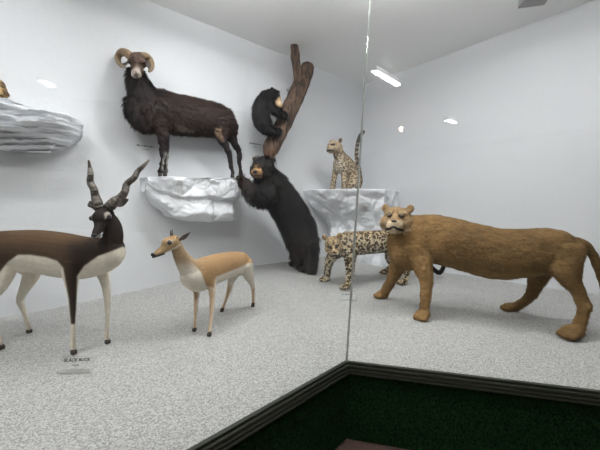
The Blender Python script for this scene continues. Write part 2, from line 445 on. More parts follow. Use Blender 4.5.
# ------------------------------------------------------------------ rock shelves
def crumple(p, seed=0):
    """creased plaster: planes meeting in folds"""
    v = 0; a = 1.0; f = 2.9
    for k in range(3):
        c = V((seed*3.1+k*7, k*2.3, seed))
        d, _ = noise.voronoi(p*f+c, distance_metric='DISTANCE', exponent=2.5)[:2]
        v += a*(d[1]-d[0]-.3 if k % 2 == 0 else .35-d[0]); a *= .38; f *= 2.3
    return v*1.5
def SLAB(zt, zb):
    h = zt-zb
    return [(0, zt), (.4, zt), (.8, zt), (.98, zt-.01), (1.0, zt-.04), (.99, zt-h*.25), (.97, zt-h*.44), (.82, zt-h*.50), (.84, zt-h*.62), (.88, zt-h*.82), (.80, zt-h*.97), (.35, zb), (0, zb+.02)]
def crag(name, label, ztop, zbot, u0, u1, D, nu, nv, jit, group=None, strata=False, seed=1, lip=None, endtaper=.25):
    """plaster rock shelf on the left wall; u is the distance from the corner, ztop/zbot functions of u"""
    rnd = random.Random(seed); vs = []; fs = []
    base = CORNER+UL*((u0+u1)/2)
    root_loc = V((base.x, base.y, zbot((u0+u1)/2)))
    for i in range(nu+1):
        t = i/nu; u = u0+(u1-u0)*t
        e = min(1, min(t, 1-t)/endtaper); e = .45+.55*math.sin(e*math.pi/2)
        Dp = D*e
        zt, zb = ztop(u), zbot(u)
        sec = SLAB(zt, zb) if not strata else [(0, zt), (.35, zt), (.7, zt), (.97, zt-.005), (1.0, zt-.05), (.97, zt-(zt-zb)*.4), (.86, zt-(zt-zb)*.62), (.62, zt-(zt-zb)*.85), (.3, zb), (0, zb+.02)]
        for j in range(nv+1):
            s = j/nv*(len(sec)-1); k = min(int(s), len(sec)-2); f = s-k
            o = sec[k][0]+(sec[k+1][0]-sec[k][0])*f; z = sec[k][1]+(sec[k+1][1]-sec[k][1])*f
            o *= Dp
            pw_ = CORNER+UL*u+NL*o; q3 = V((pw_.x, pw_.y, z))
            if not strata:
                w = min(1, j/3, (nv-j)/2); top = .25 if k < 3 else 1
                d = crumple(q3, seed)
                o += d*jit*w*top; z += crumple(q3+V((5, 3, 1)), seed)*jit*.45*w*(.15 if k < 3 else 1)
            elif strata:
                if k >= 3:
                    q = (z*1.0+.10*(u-u0)+.035*noise.noise(V((u*3, z*4, seed))))*26
                    saw = (q-math.floor(q))
                    o += (saw**1.5*.06-.03)*min(1, o/.1)+noise.fractal(V((u*5, z*22, 3)), 1, 2, 4)*.045
                    z += noise.noise(V((u*4, z*6, 9)))*.012
            o = max(-.02, o)
            p = CORNER+UL*(u+(0 if strata else crumple(q3+V((1, 7, 2)), seed)*jit*.5))+NL*o
            vs.append(V((p.x, p.y, z)))
    W = nv+1
    for i in range(nu):
        for j in range(nv):
            a = i*W+j; fs += [(a, a+1, a+W+1), (a, a+W+1, a+W)]
    fs.append(tuple(range(W))); fs.append(tuple(nu*W+j for j in range(W))[::-1])
    o = mesh_obj(name, vs, fs, M['rock'], smooth=True)
    return tag(o, label, 'rock shelf', group)
def uz(p): return (p-CORNER).dot(UL), p.z
def interp(tab):
    def f(u):
        if u <= tab[0][0]: return tab[0][1]
        for (a, b), (c, d) in zip(tab, tab[1:]):
            if u <= c: return b+(d-b)*(u-a)/(c-a)
        return tab[-1][1]
    return f
# shelf under the ram
OFF = .30
uA, zA = uz(WL(150, 183, OFF)); uB, zB = uz(WL(245, 183, OFF))
zfA = WL(162, 177, .22).z; zfB = WL(237, 179, .22).z
ufA = uz(WL(162, 177, .22))[0]; ufB = uz(WL(237, 179, .22))[0]
def ram_top(u): return zfA+(zfB-zfA)*(u-ufA)/(ufB-ufA)
zbA = WL(175, 220, .22).z; zbB = WL(243, 219, .22).z
crag('rock_shelf', 'crumpled white rock ledge high on the wall that the horned ram stands on', ram_top,
     interp([uz(WL(x, y, .25)) for x, y in ((246, 216), (240, 219), (206, 221), (185, 220), (172, 216), (158, 204), (149, 191))]), uB, uA, .42, 130, 90, .075, seed=4, endtaper=.2)
# shelf at the left edge, in layers
uC, _ = uz(WL(82, 125, .15)); uD = uC+2.2
pt = [uz(WL(x, y, o)) for x, y, o in ((81, 123, .15), (67, 115, .3), (44, 112.5, .38), (29, 107, .4), (0, 98, .4), (-60, 85, .4), (-400, 60, .4))]
pb = [uz(WL(x, y, o)) for x, y, o in ((80, 139, .15), (70, 146, .25), (51, 150, .3), (20, 149, .3), (0, 147, .3), (-60, 143, .3), (-400, 130, .3))]
crag('rock_shelf', 'long layered white rock ledge on the wall at the left edge', interp(pt), interp(pb), uC, uD, .46, 110, 90, .0, strata=True, seed=2, endtaper=.12)

# corner pedestal
def pedestal():
    rnd = random.Random(12)
    zt = at_y(345, 190, 4.9).z
    A = WL(303, 192, 0.0); 
    Rw = hit_plane(399, 192, CORNER, NR)
    A = V((A.x, A.y, 0)); D = V((Rw.x, Rw.y, 0))
    # front outline in plan
    B = at_y(312, 190, 4.75); C = at_y(386, 190, 4.7)
    out = [A, V((B.x, B.y, 0)), V((at_y(348, 190, 4.62).x, 4.62, 0)), V((C.x, C.y, 0)), D]
    L = [0]
    for a, b in zip(out, out[1:]): L.append(L[-1]+(b-a).length)
    nu, nv, sub = 150, 110, 3
    vs = []; fs = []
    cc = V((CORNER.x, CORNER.y, 0))
    for i in range(nu+1):
        s = L[-1]*i/nu
        k = max(j for j in range(len(L)-1) if L[j] <= s+1e-9); p0 = out[k].lerp(out[k+1], (s-L[k])/(L[k+1]-L[k]))
        for j in range(nv+1):
            t = j/nv; z = zt*(1-t)-.02*t
            lft = 1-i/nu
            shrink = 1-(.04+.36*lft)*sm(0, .5, t)-.05*lft*sm(.4, 1, t)
            p = cc+(p0-cc)*shrink
            q3 = V((p.x, p.y, z)); w = min(1, j/8, i/6, (nu-i)/6)
            out_dir = (p0-cc).normalized()
            p = p+out_dir*(crumple(q3*.8, 12)*.10*w)+V((0, 0, crumple(q3+V((3, 1, 4)), 12)*.03*min(1, j/8)))
            vs.append(V((p.x, p.y, z+(p.z))))
    W = nv+1
    for i in range(nu):
        for j in range(nv):
            a = i*W+j; fs += [(a, a+1, a+W+1), (a, a+W+1, a+W)]
    vs.append(V((cc.x, cc.y, zt))); c = len(vs)-1
    for i in range(nu): fs.append((c, i*W, (i+1)*W))
    o = mesh_obj('rock_pedestal', vs, fs, M['rock'], smooth=True)
    tag(o, 'tall faceted white rock in the corner with the sitting spotted cat on top', 'rock')
    return zt
ZP = pedestal()

# ------------------------------------------------------------------ animals
def view_rot(p, yaw, pitch=0, roll=0):
    c = V((CAM.x-p.x, CAM.y-p.y, 0)).normalized()
    f = Matrix.Rotation(math.radians(yaw), 3, 'Z')@c
    l = V((0, 0, 1)).cross(f)
    f2 = f*math.cos(math.radians(pitch))+V((0, 0, 1))*math.sin(math.radians(pitch))
    u = f2.cross(l)
    R = Matrix((f2, l, u)).transposed()
    return R@Matrix.Rotation(math.radians(roll), 3, 'X')

class Animal:
    def __init__(s, name, anchor, heading, label, cat):
        s.a = V(anchor); s.h = V((heading[0], heading[1], 0)).normalized(); s.l = V((0, 0, 1)).cross(s.h)   # l: animal's left
        s.g = Geo(); s.root = empty(name, s.a, label, cat)
        s.heads = []
    def P(s, px, py, off=0):
        return hit_plane(px, py, s.a+s.l*off, s.l)
    def tube(s, nodes, tag='body', off=0, seg=18, sub=4, cap=.6):
        """nodes: (px, py, r_px in the sagittal plane, half width in m or None, [off])"""
        pts = []; ws = []; hs = []
        for n in nodes:
            o = n[4] if len(n) > 4 else off
            p = s.P(n[0], n[1], o); k = depth(p)/F
            pts.append(p); hs.append(n[2]*k); ws.append(n[3] if n[3] is not None else n[2]*k)
        s.g.loft(pts, ws, hs, s.l, tag, seg, sub, cap)
        return pts
    def leg(s, nodes, foot, s_top, tag='leg', foot_off=None, ratio=.85, hold=0, wide=None):
        """nodes (px,py,r_px); the last node sits at the foot. Lateral offset runs from s_top to the foot's."""
        if foot_off is None: Gf = G(*foot); so = (Gf-s.a).dot(s.l)
        else: so = foot_off; Gf = s.P(foot[0], foot[1], so)
        y0 = nodes[0][1]; y1 = foot[1]; pts = []; ws = []; hs = []
        for i, (x, y, r) in enumerate(nodes):
            t = (y-y0)/(y1-y0); o = s_top+(so-s_top)*t
            p = s.P(x, y, o); k = depth(p)/F; pts.append(p); hs.append(r*k); ws.append(r*k*((ratio, (ratio+(wide or ratio))/2)[i == 1] if i else (wide or ratio)))
        s.g.loft(pts, ws, hs, s.l, tag, 14, 4)
        return Gf, pts, so
    def head(s, prims, pos, R, sc, tag='head'):
        s.heads.append((V(pos), R, sc, tag))
        for q in prims:
            if q[0] == 'e':
                _, c, r = q[:3]; rot = q[3] if len(q) > 3 else Matrix.Identity(3); tg = q[4] if len(q) > 4 else tag
                s.g.ell(V(pos)+R@(V(c)*sc), R@rot, [v*sc for v in r], tg)
            else:
                _, pts, ws, hs = q[:4]; tg = q[4] if len(q) > 4 else tag
                s.g.loft([V(pos)+R@(V(p)*sc) for p in pts], [w*sc for w in ws], [h*sc for h in hs], R@V((0, 1, 0)), tg)
    def H(s, c, k=0):
        pos, R, sc, _ = s.heads[k]; return pos+R@(V(c)*sc)
    def build(s, voxel, smooth, mat, paint, spot=None, lump=0, lf=14):
        tags = sorted(set(s.g.tag)); tid = {t: i for i, t in enumerate(tags)}
        me = bpy.data.meshes.new('tmp'); me.from_pydata([tuple(v-s.a) for v in s.g.v], [], s.g.f); me.update()
        ob = bpy.data.objects.new('tmp', me); COL.objects.link(ob)
        m = ob.modifiers.new('r', 'REMESH'); m.mode = 'VOXEL'; m.voxel_size = voxel
        m2 = ob.modifiers.new('s', 'SMOOTH'); m2.factor = .5; m2.iterations = smooth
        bpy.context.view_layer.update()
        dg = bpy.context.evaluated_depsgraph_get()
        me2 = bpy.data.meshes.new_from_object(ob.evaluated_get(dg)); bpy.data.objects.remove(ob); bpy.data.meshes.remove(me)
        n = len(me2.vertices); co = np.empty(n*3, dtype=np.float32); me2.vertices.foreach_get('co', co); co = co.reshape(-1, 3)
        nr = np.empty(n*3, dtype=np.float32); me2.vertices.foreach_get('normal', nr); nr = nr.reshape(-1, 3)
        if lump:
            dd = np.array([noise.fractal(V(c)*lf, 1, 2, 3) for c in co.tolist()])
            co = (co+nr*(dd*lump)[:, None]).astype(np.float32); me2.vertices.foreach_set('co', co.ravel()); me2.update()
        kd = kdtree.KDTree(len(s.g.v))
        for i, v in enumerate(s.g.v): kd.insert(v-s.a, i)
        kd.balance()
        tg = np.empty(n, dtype=np.int32)
        for i in range(n): tg[i] = tid[s.g.tag[kd.find(co[i])[1]]]
        W = co+np.array(s.a)
        lat = np.array(s.l); a = np.array(s.a)
        sl = (W-a)@lat
        Q = W-sl[:, None]*lat[None, :]                       # dropped onto the sagittal plane
        q = Q-np.array(CAM); f = q@np.array(FWD)
        ns = -1. if s.l.y > 0 else 1.                        # mirror every point onto the side the coat pattern was measured on
        Q = Q+(np.abs(sl)*ns)[:, None]*lat[None, :]; q = Q-np.array(CAM); f = q@np.array(FWD)
        px = 300+F*q[:, 0]/f; py = 225-F*(q@np.array(UPV))/f
        D = {'px': px, 'py': py, 's': sl, 'z': W[:, 2], 'W': W, 'n': nr, 'is': lambda *t: np.isin(tg, [tid[x] for x in t if x in tid])}
        for k, (pos, R, sc, tname) in enumerate(s.heads):
            D['h%d' % k] = ((W-np.array(pos))@np.array(R))/sc
        C = paint(D, n)
        at = me2.color_attributes.new('Col', 'FLOAT_COLOR', 'POINT')
        buf = np.ones((n, 4), dtype=np.float32); buf[:, :3] = C; at.data.foreach_set('color', buf.ravel())
        if spot is not None:
            sp = me2.attributes.new('Spot', 'FLOAT', 'POINT'); sp.data.foreach_set('value', np.asarray(spot(D, n), dtype=np.float32))
        me2.materials.clear(); me2.materials.append(mat)
        me2.polygons.foreach_set('use_smooth', [True]*len(me2.polygons)); me2.update()
        o = bpy.data.objects.new('body', me2); o.name = 'body'; COL.objects.link(o); o.parent = s.root
        s.body = o; s.co = co; s.nr = nr; s.D = D; s.C = C
        return o
    def fur(s, mask, count, length, flow, name='fur', width=.0035, lift=.45, seed=3):
        """strands of hair rooted on the body; flow(D,idx) gives the lie of the coat"""
        rs = np.random.RandomState(seed)
        idx = np.nonzero(mask)[0]
        if len(idx) == 0: return
        pick = rs.choice(idx, count)
        P = s.co[pick]+rs.uniform(-.003, .003, (count, 3)); N = s.nr[pick]
        fl = np.array(flow)[None, :]+rs.normal(0, .25, (count, 3))
        T = fl-(fl*N).sum(1)[:, None]*N; T /= np.linalg.norm(T, axis=1)[:, None]+1e-6
        ln = length*rs.uniform(.5, 1.2, (count, 1))
        lf = lift*rs.uniform(.5, 1.3, (count, 1))
        tip = P+(T+N*lf)*ln*.9+np.array([0, 0, -1])*ln*.15
        S = np.cross(N, T); S /= np.linalg.norm(S, axis=1)[:, None]+1e-6
        mid = P+(T*.45+N*lf*.6)*ln
        base = P-N*.004
        vv = np.stack([base-S*width, base+S*width, mid+S*width*.8, mid-S*width*.8, tip], 1).reshape(-1, 3)
        fs = []
        for i in range(count):
            b = 5*i; fs += [(b, b+1, b+2, b+3), (b+3, b+2, b+4)]
        col = np.repeat(s.C[pick]*rs.uniform(.6, 1.5, (count, 1)), 5, 0)
        return mesh_obj(name, vv+np.array(s.a), fs, M['fur'], s.root, kind='stuff', cols=col)
    def ball(s, name, c, r, mat, R=None, label=None):
        g = Geo(); g.ell(c, R or Matrix.Identity(3), r if hasattr(r, '__len__') else (r, r, r), nu=16, nv=10)
        o = g.obj(name, mat, s.root)
        if label: o['label'] = label
        return o
    def hoof(s, Gf, top, r, mat=None):
        g = Geo(); h = s.h
        # two toes
        for k in (-1, 1):
            c = V((Gf.x, Gf.y, Gf.z))+s.l*(k*r*.42)
            g.loft([c+h*r*.45+UPZ*r*.25, c+h*r*.1+UPZ*r*.75, V((top.x, top.y, top.z))+s.l*(k*r*.3)], [r*.42, r*.5, r*.42], [r*.35, r*.75, r*.6], s.l, seg=10, sub=3)
        return g.obj('hoof', mat or M['hoof'], s.root)
def mixc(A, c, w):
    return A*(1-w[:, None])+np.array(lin(c))[None, :]*w[:, None]
def base(n, c): return np.tile(np.array(lin(c)), (n, 1))
def inpoly(px, py, poly, soft=1.0):
    """soft inside test"""
    n = len(poly); inside = np.zeros(len(px), bool); dist = np.full(len(px), 1e9)
    for i in range(n):
        x1, y1 = poly[i]; x2, y2 = poly[(i+1) % n]
        c = ((y1 > py) != (y2 > py)) & (px < (x2-x1)*(py-y1)/((y2-y1) if y2 != y1 else 1e-9)+x1)
        inside ^= c
        dx, dy = x2-x1, y2-y1; t = np.clip(((px-x1)*dx+(py-y1)*dy)/(dx*dx+dy*dy+1e-9), 0, 1)
        dist = np.minimum(dist, np.hypot(px-x1-t*dx, py-y1-t*dy))
    d = np.where(inside, dist, -dist)
    return nsm(-soft, soft, d)

RX = lambda a: Matrix.Rotation(math.radians(a), 3, 'X')
RY = lambda a: Matrix.Rotation(math.radians(a), 3, 'Y')
CAT = [('e', (0, 0, 0), (.105, .095, .088)), ('e', (.03, 0, .032), (.085, .078, .058)),
       ('e', (.035, .052, -.035), (.06, .05, .052)), ('e', (.035, -.052, -.035), (.06, .05, .052)),
       ('l', [(.05, 0, -.02), (.12, 0, -.03), (.15, 0, -.036)], [.056, .05, .042], [.05, .042, .032]),
       ('l', [(.02, 0, .045), (.08, 0, .025), (.145, 0, -.012)], [.034, .028, .024], [.03, .028, .020]),
       ('e', (.13, .025, -.045), (.034, .029, .028)), ('e', (.13, -.025, -.045), (.034, .029, .028)),
       ('e', (.075, 0, -.078), (.065, .046, .028)), ('e', (.115, 0, -.088), (.032, .030, .020)),
       ('e', (-.05, 0, -.02), (.09, .098, .09)),
       ('e', (-.03, .084, .082), (.016, .034, .040), RX(-25), 'ear'), ('e', (-.03, -.084, .082), (.016, .034, .040), RX(25), 'ear')]
def cat_face(A, k=0, eye=.0145, eyemat='amber', mouth=1.0):
    pos, R, sc, _ = A.heads[k]
    for y in (-1, 1):
        A.ball('eye', A.H((.104, .041*y, .020), k), eye*sc, M[eyemat], R)
        A.ball('ear_lining', A.H((-.018, .086*y, .084), k), [v*sc for v in (.008, .020, .025)], A.earmat, R@RX(-25*y))
    A.ball('nose', A.H((.160, 0, -.020), k), [v*sc for v in (.013, .021, .012)], M['nose'], R)
    g = Geo(); w = .009*sc*mouth
    P = [A.H(c, k) for c in ((.095, .060, -.078), (.130, .046, -.074), (.158, .020, -.066), (.165, 0, -.055), (.158, -.020, -.066), (.130, -.046, -.074), (.095, -.060, -.078))]
    g.loft(P, [w*.6, w*.9, w, w, w, w*.9, w*.6], [w*.8, w*1.1, w, w*.8, w, w*1.1, w*.8], R@V((1, 0, 0)), sub=4, seg=10)
    g.obj('mouth', M['lip'], A.root)
def paw(A, Gf, fwd, r, lowz=0):
    """toed paw on the ground; r half width in m"""
    f = V((fwd[0], fwd[1], 0)).normalized(); l = UPZ.cross(f); R = Matrix((f, l, UPZ)).transposed()
    c = V(Gf)
    A.g.ell(c+UPZ*r*.62, R, (r*1.15, r*.95, r*.62), 'paw')
    for y in (-.66, -.22, .22, .66):
        A.g.ell(c+f*(r*(1.05-.35*abs(y)))+l*(y*r)+UPZ*r*.38, R, (r*.46, r*.27, r*.38), 'paw', 10, 8)

def claws(A, Gf, fwd, r): pass
PH = []
def heading_from(front, rear):
    f = sum((G(*p) for p in front), V((0, 0, 0)))/len(front); r = sum((G(*p) for p in rear), V((0, 0, 0)))/len(rear)
    return (f+r)/2, (f-r)
M['ear_tan'] = simple('ear_lining_tan', (150, 120, 88), .9)
M['ear_dark'] = simple('ear_lining_dark', (60, 50, 44), .9)

LION = [q for q in CAT if q[-1] != 'ear']+[('e', (-.02, .088, .078), (.014, .028, .030), RX(-40), 'ear'), ('e', (-.02, -.088, .078), (.014, .028, .030), RX(40), 'ear'),
        ('e', (.0, .05, .045), (.06, .045, .04)), ('e', (.0, -.05, .045), (.06, .045, .04)), ('e', (.125, .0, -.05), (.045, .055, .038)), ('e', (.02, .07, -.03), (.06, .045, .06)), ('e', (.02, -.07, -.03), (.06, .045, .06))]
# ================= lioness
def lioness():
    anc, hd = heading_from([(423, 320), (382, 299)], [(574, 341), (510, 313)])
    hd = V((-.88, .47, 0))
    A = Animal('lioness', V((anc.x, anc.y, 0)), hd, 'stuffed tan lioness standing on white gravel with her face turned to the glass', 'lioness')
    A.earmat = M['ear_tan']
    T = A.tube
    # trunk: centre x,y, half height px, half width m
    T([(410, 236, 19, .13), (425, 238, 24, .16), (445, 241, 24.5, .175), (468, 247, 25, .18), (495, 253.5, 26, .175), (520, 253.5, 24.5, .165), (545, 251, 23, .15), (562, 250, 20, .13), (574, 251, 13.5, .10)], 'body', seg=26)
    # neck
    T([(432, 236, 20, .14), (415, 233, 18.5, .12), (402, 229, 15, .105)], 'neck')
    # chest
    T([(404, 236, 16, .10), (404, 252, 16, .12), (414, 260, 13, .11)], 'chest')
    # tail
    T([(576, 244, 7.5, .05), (585, 246, 5, .035), (592, 254, 4.3, .03), (598, 266, 4, .026), (603, 284, 3.6, .025), (607, 300, 3.6, .025), (615, 312, 3.8, .028), (624, 312, 5, .04)], 'tail', off=0)
    # legs
    near = -1 if A.l.y > 0 else 1        # side closest to the camera
    L1 = [(418, 246, 15), (422, 264, 10.5), (426.5, 281, 6.8), (425.5, 298, 5.2), (424, 310, 4.9), (423, 316, 5.8)]
    g1, p1, s1 = A.leg(L1, (423, 319), near*.09, 'leg', wide=.45)
    L2 = [(404, 246, 15), (399.5, 262, 9.5), (393, 277, 6), (387, 288, 4.6), (383, 295, 5)]
    g2, p2, s2 = A.leg(L2, (382, 298), -near*.08, 'leg', wide=.45)
    L3 = [(564, 248, 18), (565, 264, 15.5), (569, 278, 10.5), (578, 292, 6.6), (583.5, 306, 5.6), (580.5, 320, 5.4), (577.5, 333, 6.2)]
    g3, p3, s3 = A.leg(L3, (575, 338), near*.075, 'leg', wide=.5)
    L4 = [(550, 252, 16), (541, 270, 11.5), (535.5, 284, 7.2), (531.5, 294, 5.2), (522, 303, 4.4), (514, 308, 4.8)]
    g4, p4, s4 = A.leg(L4, (511, 311), -near*.08, 'leg', wide=.5)
    def flat(p): return V((p.x, p.y, 0))
    fw = V((-.95, -.3, 0))
    paw(A, flat(g1)+V((-.005, 0, 0)), V((-.6, -.8, 0)), .065); paw(A, flat(g2), V((-.9, -.3, 0)), .062)
    paw(A, flat(g3)+V((-.02, 0, 0)), V((-.9, -.3, 0)), .072); paw(A, flat(g4), V((-1, .1, 0)), .062)
    # hock points
    A.g.ell(A.P(588, 307, s3*.9), view_rot(A.P(588, 307, s3), 0), (.03, .025, .04), 'leg')
    # head, turned to the camera
    hp = A.P(394.6, 219, 0)+V((0, -.07, 0)); R = view_rot(hp, -6, 3, -2)
    A.head(LION, hp, R, 1.24)
    def paint(D, n):
        C = base(n, (108, 84, 50)); fr = nsm(470, 415, D['px'])*D['is']('body', 'neck', 'chest', 'leg', 'paw'); C = mixc(C, (138, 108, 68), fr)  # forequarters painted lighter, lit look put into the coat colour
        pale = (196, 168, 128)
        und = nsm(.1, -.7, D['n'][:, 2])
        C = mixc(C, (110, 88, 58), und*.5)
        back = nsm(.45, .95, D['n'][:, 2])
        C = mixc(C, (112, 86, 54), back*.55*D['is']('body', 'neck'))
        fl = inpoly(D['px'], D['py'], [(440, 262), (470, 268), (540, 272), (545, 290), (480, 290), (440, 275)], 5)
        C = mixc(C, (146, 120, 78), fl*.5)
        C = mixc(C, (130, 102, 66), D['is']('leg', 'paw')*.35)
        ts = D['is']('tail')*nsm(598, 606, D['px']); C = mixc(C, (70, 52, 36), ts)
        h = D['h0']; hm = D['is']('head', 'ear').astype(float)
        C = mixc(C, (168, 142, 108), hm*.6)
        C = mixc(C, (142, 114, 80), hm*nsm(.03, .09, h[:, 2])*.8)
        muz = hm*nsm(.075, .12, h[:, 0])*nsm(.0, -.03, h[:, 2]); C = mixc(C, (206, 186, 156), muz)
        chin = hm*nsm(-.05, -.08, h[:, 2]); C = mixc(C, (200, 180, 150), chin*.6)
        for y in (-1, 1):
            d = np.sqrt(((h[:, 1]-.040*y)/.026)**2+((h[:, 2]-.020)/.016)**2); C = mixc(C, (50, 38, 28), hm*nsm(1.0, .6, d)*nsm(.06, .08, h[:, 0]))
            d = np.sqrt(((h[:, 1]-.046*y)/.03)**2+((h[:, 2]-.048)/.012)**2); C = mixc(C, (196, 176, 142), hm*nsm(1.2, .7, d)*.45)
            d = np.abs(h[:, 1]-.030*y+.3*(h[:, 2]+.0)*y); C = mixc(C, (92, 68, 46), hm*nsm(.008, .003, d)*nsm(.09, .11, h[:, 0])*nsm(-.01, .0, h[:, 2])*.7)
        return C
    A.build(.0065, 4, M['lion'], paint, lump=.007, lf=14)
    cat_face(A)
    sel = A.D['is']('body', 'neck', 'chest', 'leg') & (A.D['is']('head') == False)
    A.fur(sel, 26000, .022, (-A.h.x*.8, -A.h.y*.8, -.6), width=.0016, lift=.22)
    return A
lioness()

# ================= walking spotted cat
def leopard_walk():
    anc, hd = heading_from([(346, 291), (325, 284)], [(384, 275), (402, 287)])
    hd = V((-.93, -.36, 0))
    A = Animal('leopard', V((anc.x, anc.y, 0)), hd, 'stuffed spotted leopard walking on gravel, half hidden behind the lioness', 'leopard')
    A.earmat = M['ear_tan']; T = A.tube
    T([(343, 242, 11, .10), (352, 243.5, 12.2, .12), (368, 242.5, 11.8, .125), (384, 241.5, 11.5, .12), (397, 242, 11.5, .115), (408, 245, 9, .085)], 'body', seg=24)
    T([(355, 243, 11, .10), (346, 243, 10.5, .09), (338, 244, 9, .08)], 'neck')
    T([(347, 247, 9, .08), (345, 254, 8, .08)], 'chest')
    T([(409, 243, 4, .035), (417, 250, 2.8, .024), (426, 261, 2.4, .02), (434, 269.5, 2.3, .02), (440, 272.5, 2.6, .022), (444, 266, 2.6, .02)], 'tail')
    near = -1 if A.l.y > 0 else 1
    gA, _, _ = A.leg([(350, 249, 9), (350, 262, 5.8), (350, 273, 4.6), (349, 282, 4.0), (347.5, 287, 4)], (346.5, 289.5), near*.07)
    gB, _, _ = A.leg([(341, 249, 8), (331, 258, 5.5), (328, 267, 4.2), (327, 275, 3.6), (326, 279, 3.6)], (325.5, 281.5), -near*.07)
    gC, _, _ = A.leg([(400, 246, 9), (401, 257, 7.5), (407, 267, 4.2), (406.5, 276, 3.3), (404, 282, 3.4)], (403, 285), near*.07)
    gD, _, _ = A.leg([(394, 246, 9), (391, 257, 6.5), (393, 264, 4.2), (389, 269, 3.3), (386, 272, 3.4)], (385, 274), -near*.07)
    fw = V((-.9, -.45, 0))
    for g_ in (gA, gB, gC, gD): paw(A, V((g_.x, g_.y, ground(g_.x, g_.y))), fw, .056)
    hp = A.P(332.5, 243.5, 0)+V((0, -.06, 0)); R = view_rot(hp, 4, -22, 8)
    A.head([q for q in CAT if True], hp, R, .98)
    def paint(D, n):
        C = base(n, (188, 174, 148))
        C = mixc(C, (176, 150, 112), nsm(.2, .9, D['n'][:, 2])*.7)
        C = mixc(C, (206, 198, 182), nsm(-.1, -.7, D['n'][:, 2])*.9)
        hm = D['is']('head', 'ear').astype(float); h = D['h0']
        C = mixc(C, (188, 158, 112), hm*.6)
        muz = hm*nsm(.075, .12, h[:, 0])*nsm(-.02, -.04, h[:, 2]); C = mixc(C, (210, 198, 176), muz*.8)
        for y in (-1, 1):
            d = np.sqrt(((h[:, 1]-.040*y)/.026)**2+((h[:, 2]-.020)/.016)**2); C = mixc(C, (40, 32, 26), hm*nsm(1.3, .8, d)*nsm(.06, .08, h[:, 0]))
        # dark tail end
        t = D['is']('tail')*nsm(426, 434, D['px']); C = mixc(C, (30, 26, 24), t)
        # small solid forehead spots
        a = np.sin(h[:, 1]*190)*np.sin(h[:, 2]*190+h[:, 0]*150); C = mixc(C, (44, 36, 28), hm*nsm(.35, .6, a)*nsm(.02, .05, h[:, 2]+abs(h[:, 1])*.6)*.8)
        return C
    A.build(.0065, 3, M['leopard'], paint, spot=lambda D, n: 1-D['is']('head', 'ear')*.4)
    cat_face(A)
leopard_walk()

# ================= sitting spotted cat on the pedestal
def leopard_sit():
    anc = at_y(352, 190, 4.95); anc.z = ZP
    A = Animal('leopard', anc, (-.80, -.60, 0), 'small stuffed spotted cat sitting on the tall corner rock with tail raised', 'spotted cat')
    A.earmat = M['ear_dark']; T = A.tube
    T([(354, 182, 7.5, .11), (351, 172, 8.5, .12), (345.5, 164, 8.2, .11), (341, 158, 7, .09), (338, 152, 5.6, .075)], 'body', seg=22)
    T([(341, 163, 6.5, .09), (338.5, 170, 5.5, .08)], 'chest')
    T([(357, 184, 3, .03, .0), (359.5, 176, 2.4, .026), (359, 168, 2.4, .026), (356.6, 158, 2.3, .025), (357, 147, 2.2, .024), (359.5, 137, 2.1, .023), (363.5, 131.5, 2, .022)], 'tail')
    near = -1 if A.l.y > 0 else 1
    def sit_leg(nodes, o0, o1):
        pts = []; ws = []
        for i, (x, y, r) in enumerate(nodes):
            p = A.P(x, y, o0+(o1-o0)*i/(len(nodes)-1)); k = depth(p)/F; pts.append(p); ws.append(r*k)
        A.g.loft(pts, ws, ws, A.l, 'leg', 14, 4); return pts[-1]
    a = sit_leg([(344, 165, 5), (344.5, 173, 3.8), (344.3, 181, 3.0), (344, 187, 2.9)], near*.03, near*.06)
    b = sit_leg([(338, 163, 5), (335.5, 172, 3.3), (333.8, 180, 2.7), (333, 187, 2.6)], -near*.05, -near*.10)
    sit_leg([(356, 176, 6), (353, 181, 6.5), (350, 186, 3.5)], near*.08, near*.09)
    sit_leg([(356, 176, 6), (357, 182, 6), (358, 186, 4)], -near*.06, -near*.08)
    for q in (a, b, A.P(349, 189, near*.11)): paw(A, V((q.x, q.y, ZP)), A.h, .038)
    hp = A.P(334.6, 147, 0)+V((-.0, -.02, 0)); R = view_rot(hp, -36, -3, 0)
    A.head(CAT, hp, R, .95)
    def paint(D, n):
        C = base(n, (176, 158, 132))
        C = mixc(C, (160, 132, 98), nsm(.0, .9, D['n'][:, 2])*.6)
        C = mixc(C, (206, 196, 180), D['is']('chest')*.6)
        t = D['is']('tail')*nsm(-.2, .3, np.sin(D['z']*95)+nsm(150, 134, D['py'])*1.5); C = mixc(C, (44, 40, 40), t*.9)
        hm = D['is']('head', 'ear').astype(float); h = D['h0']
        for y in (-1, 1):
            d = np.sqrt(((h[:, 1]-.040*y)/.026)**2+((h[:, 2]-.020)/.016)**2); C = mixc(C, (34, 28, 24), hm*nsm(1.3, .8, d)*nsm(.06, .08, h[:, 0]))
        C = mixc(C, (60, 50, 42), hm*D['is']('ear')*.5)
        return C
    A.build(.006, 3, M['leopard2'], paint, spot=lambda D, n: np.where(D['is']('head', 'ear'), .35, .85))
    cat_face(A)
leopard_sit()

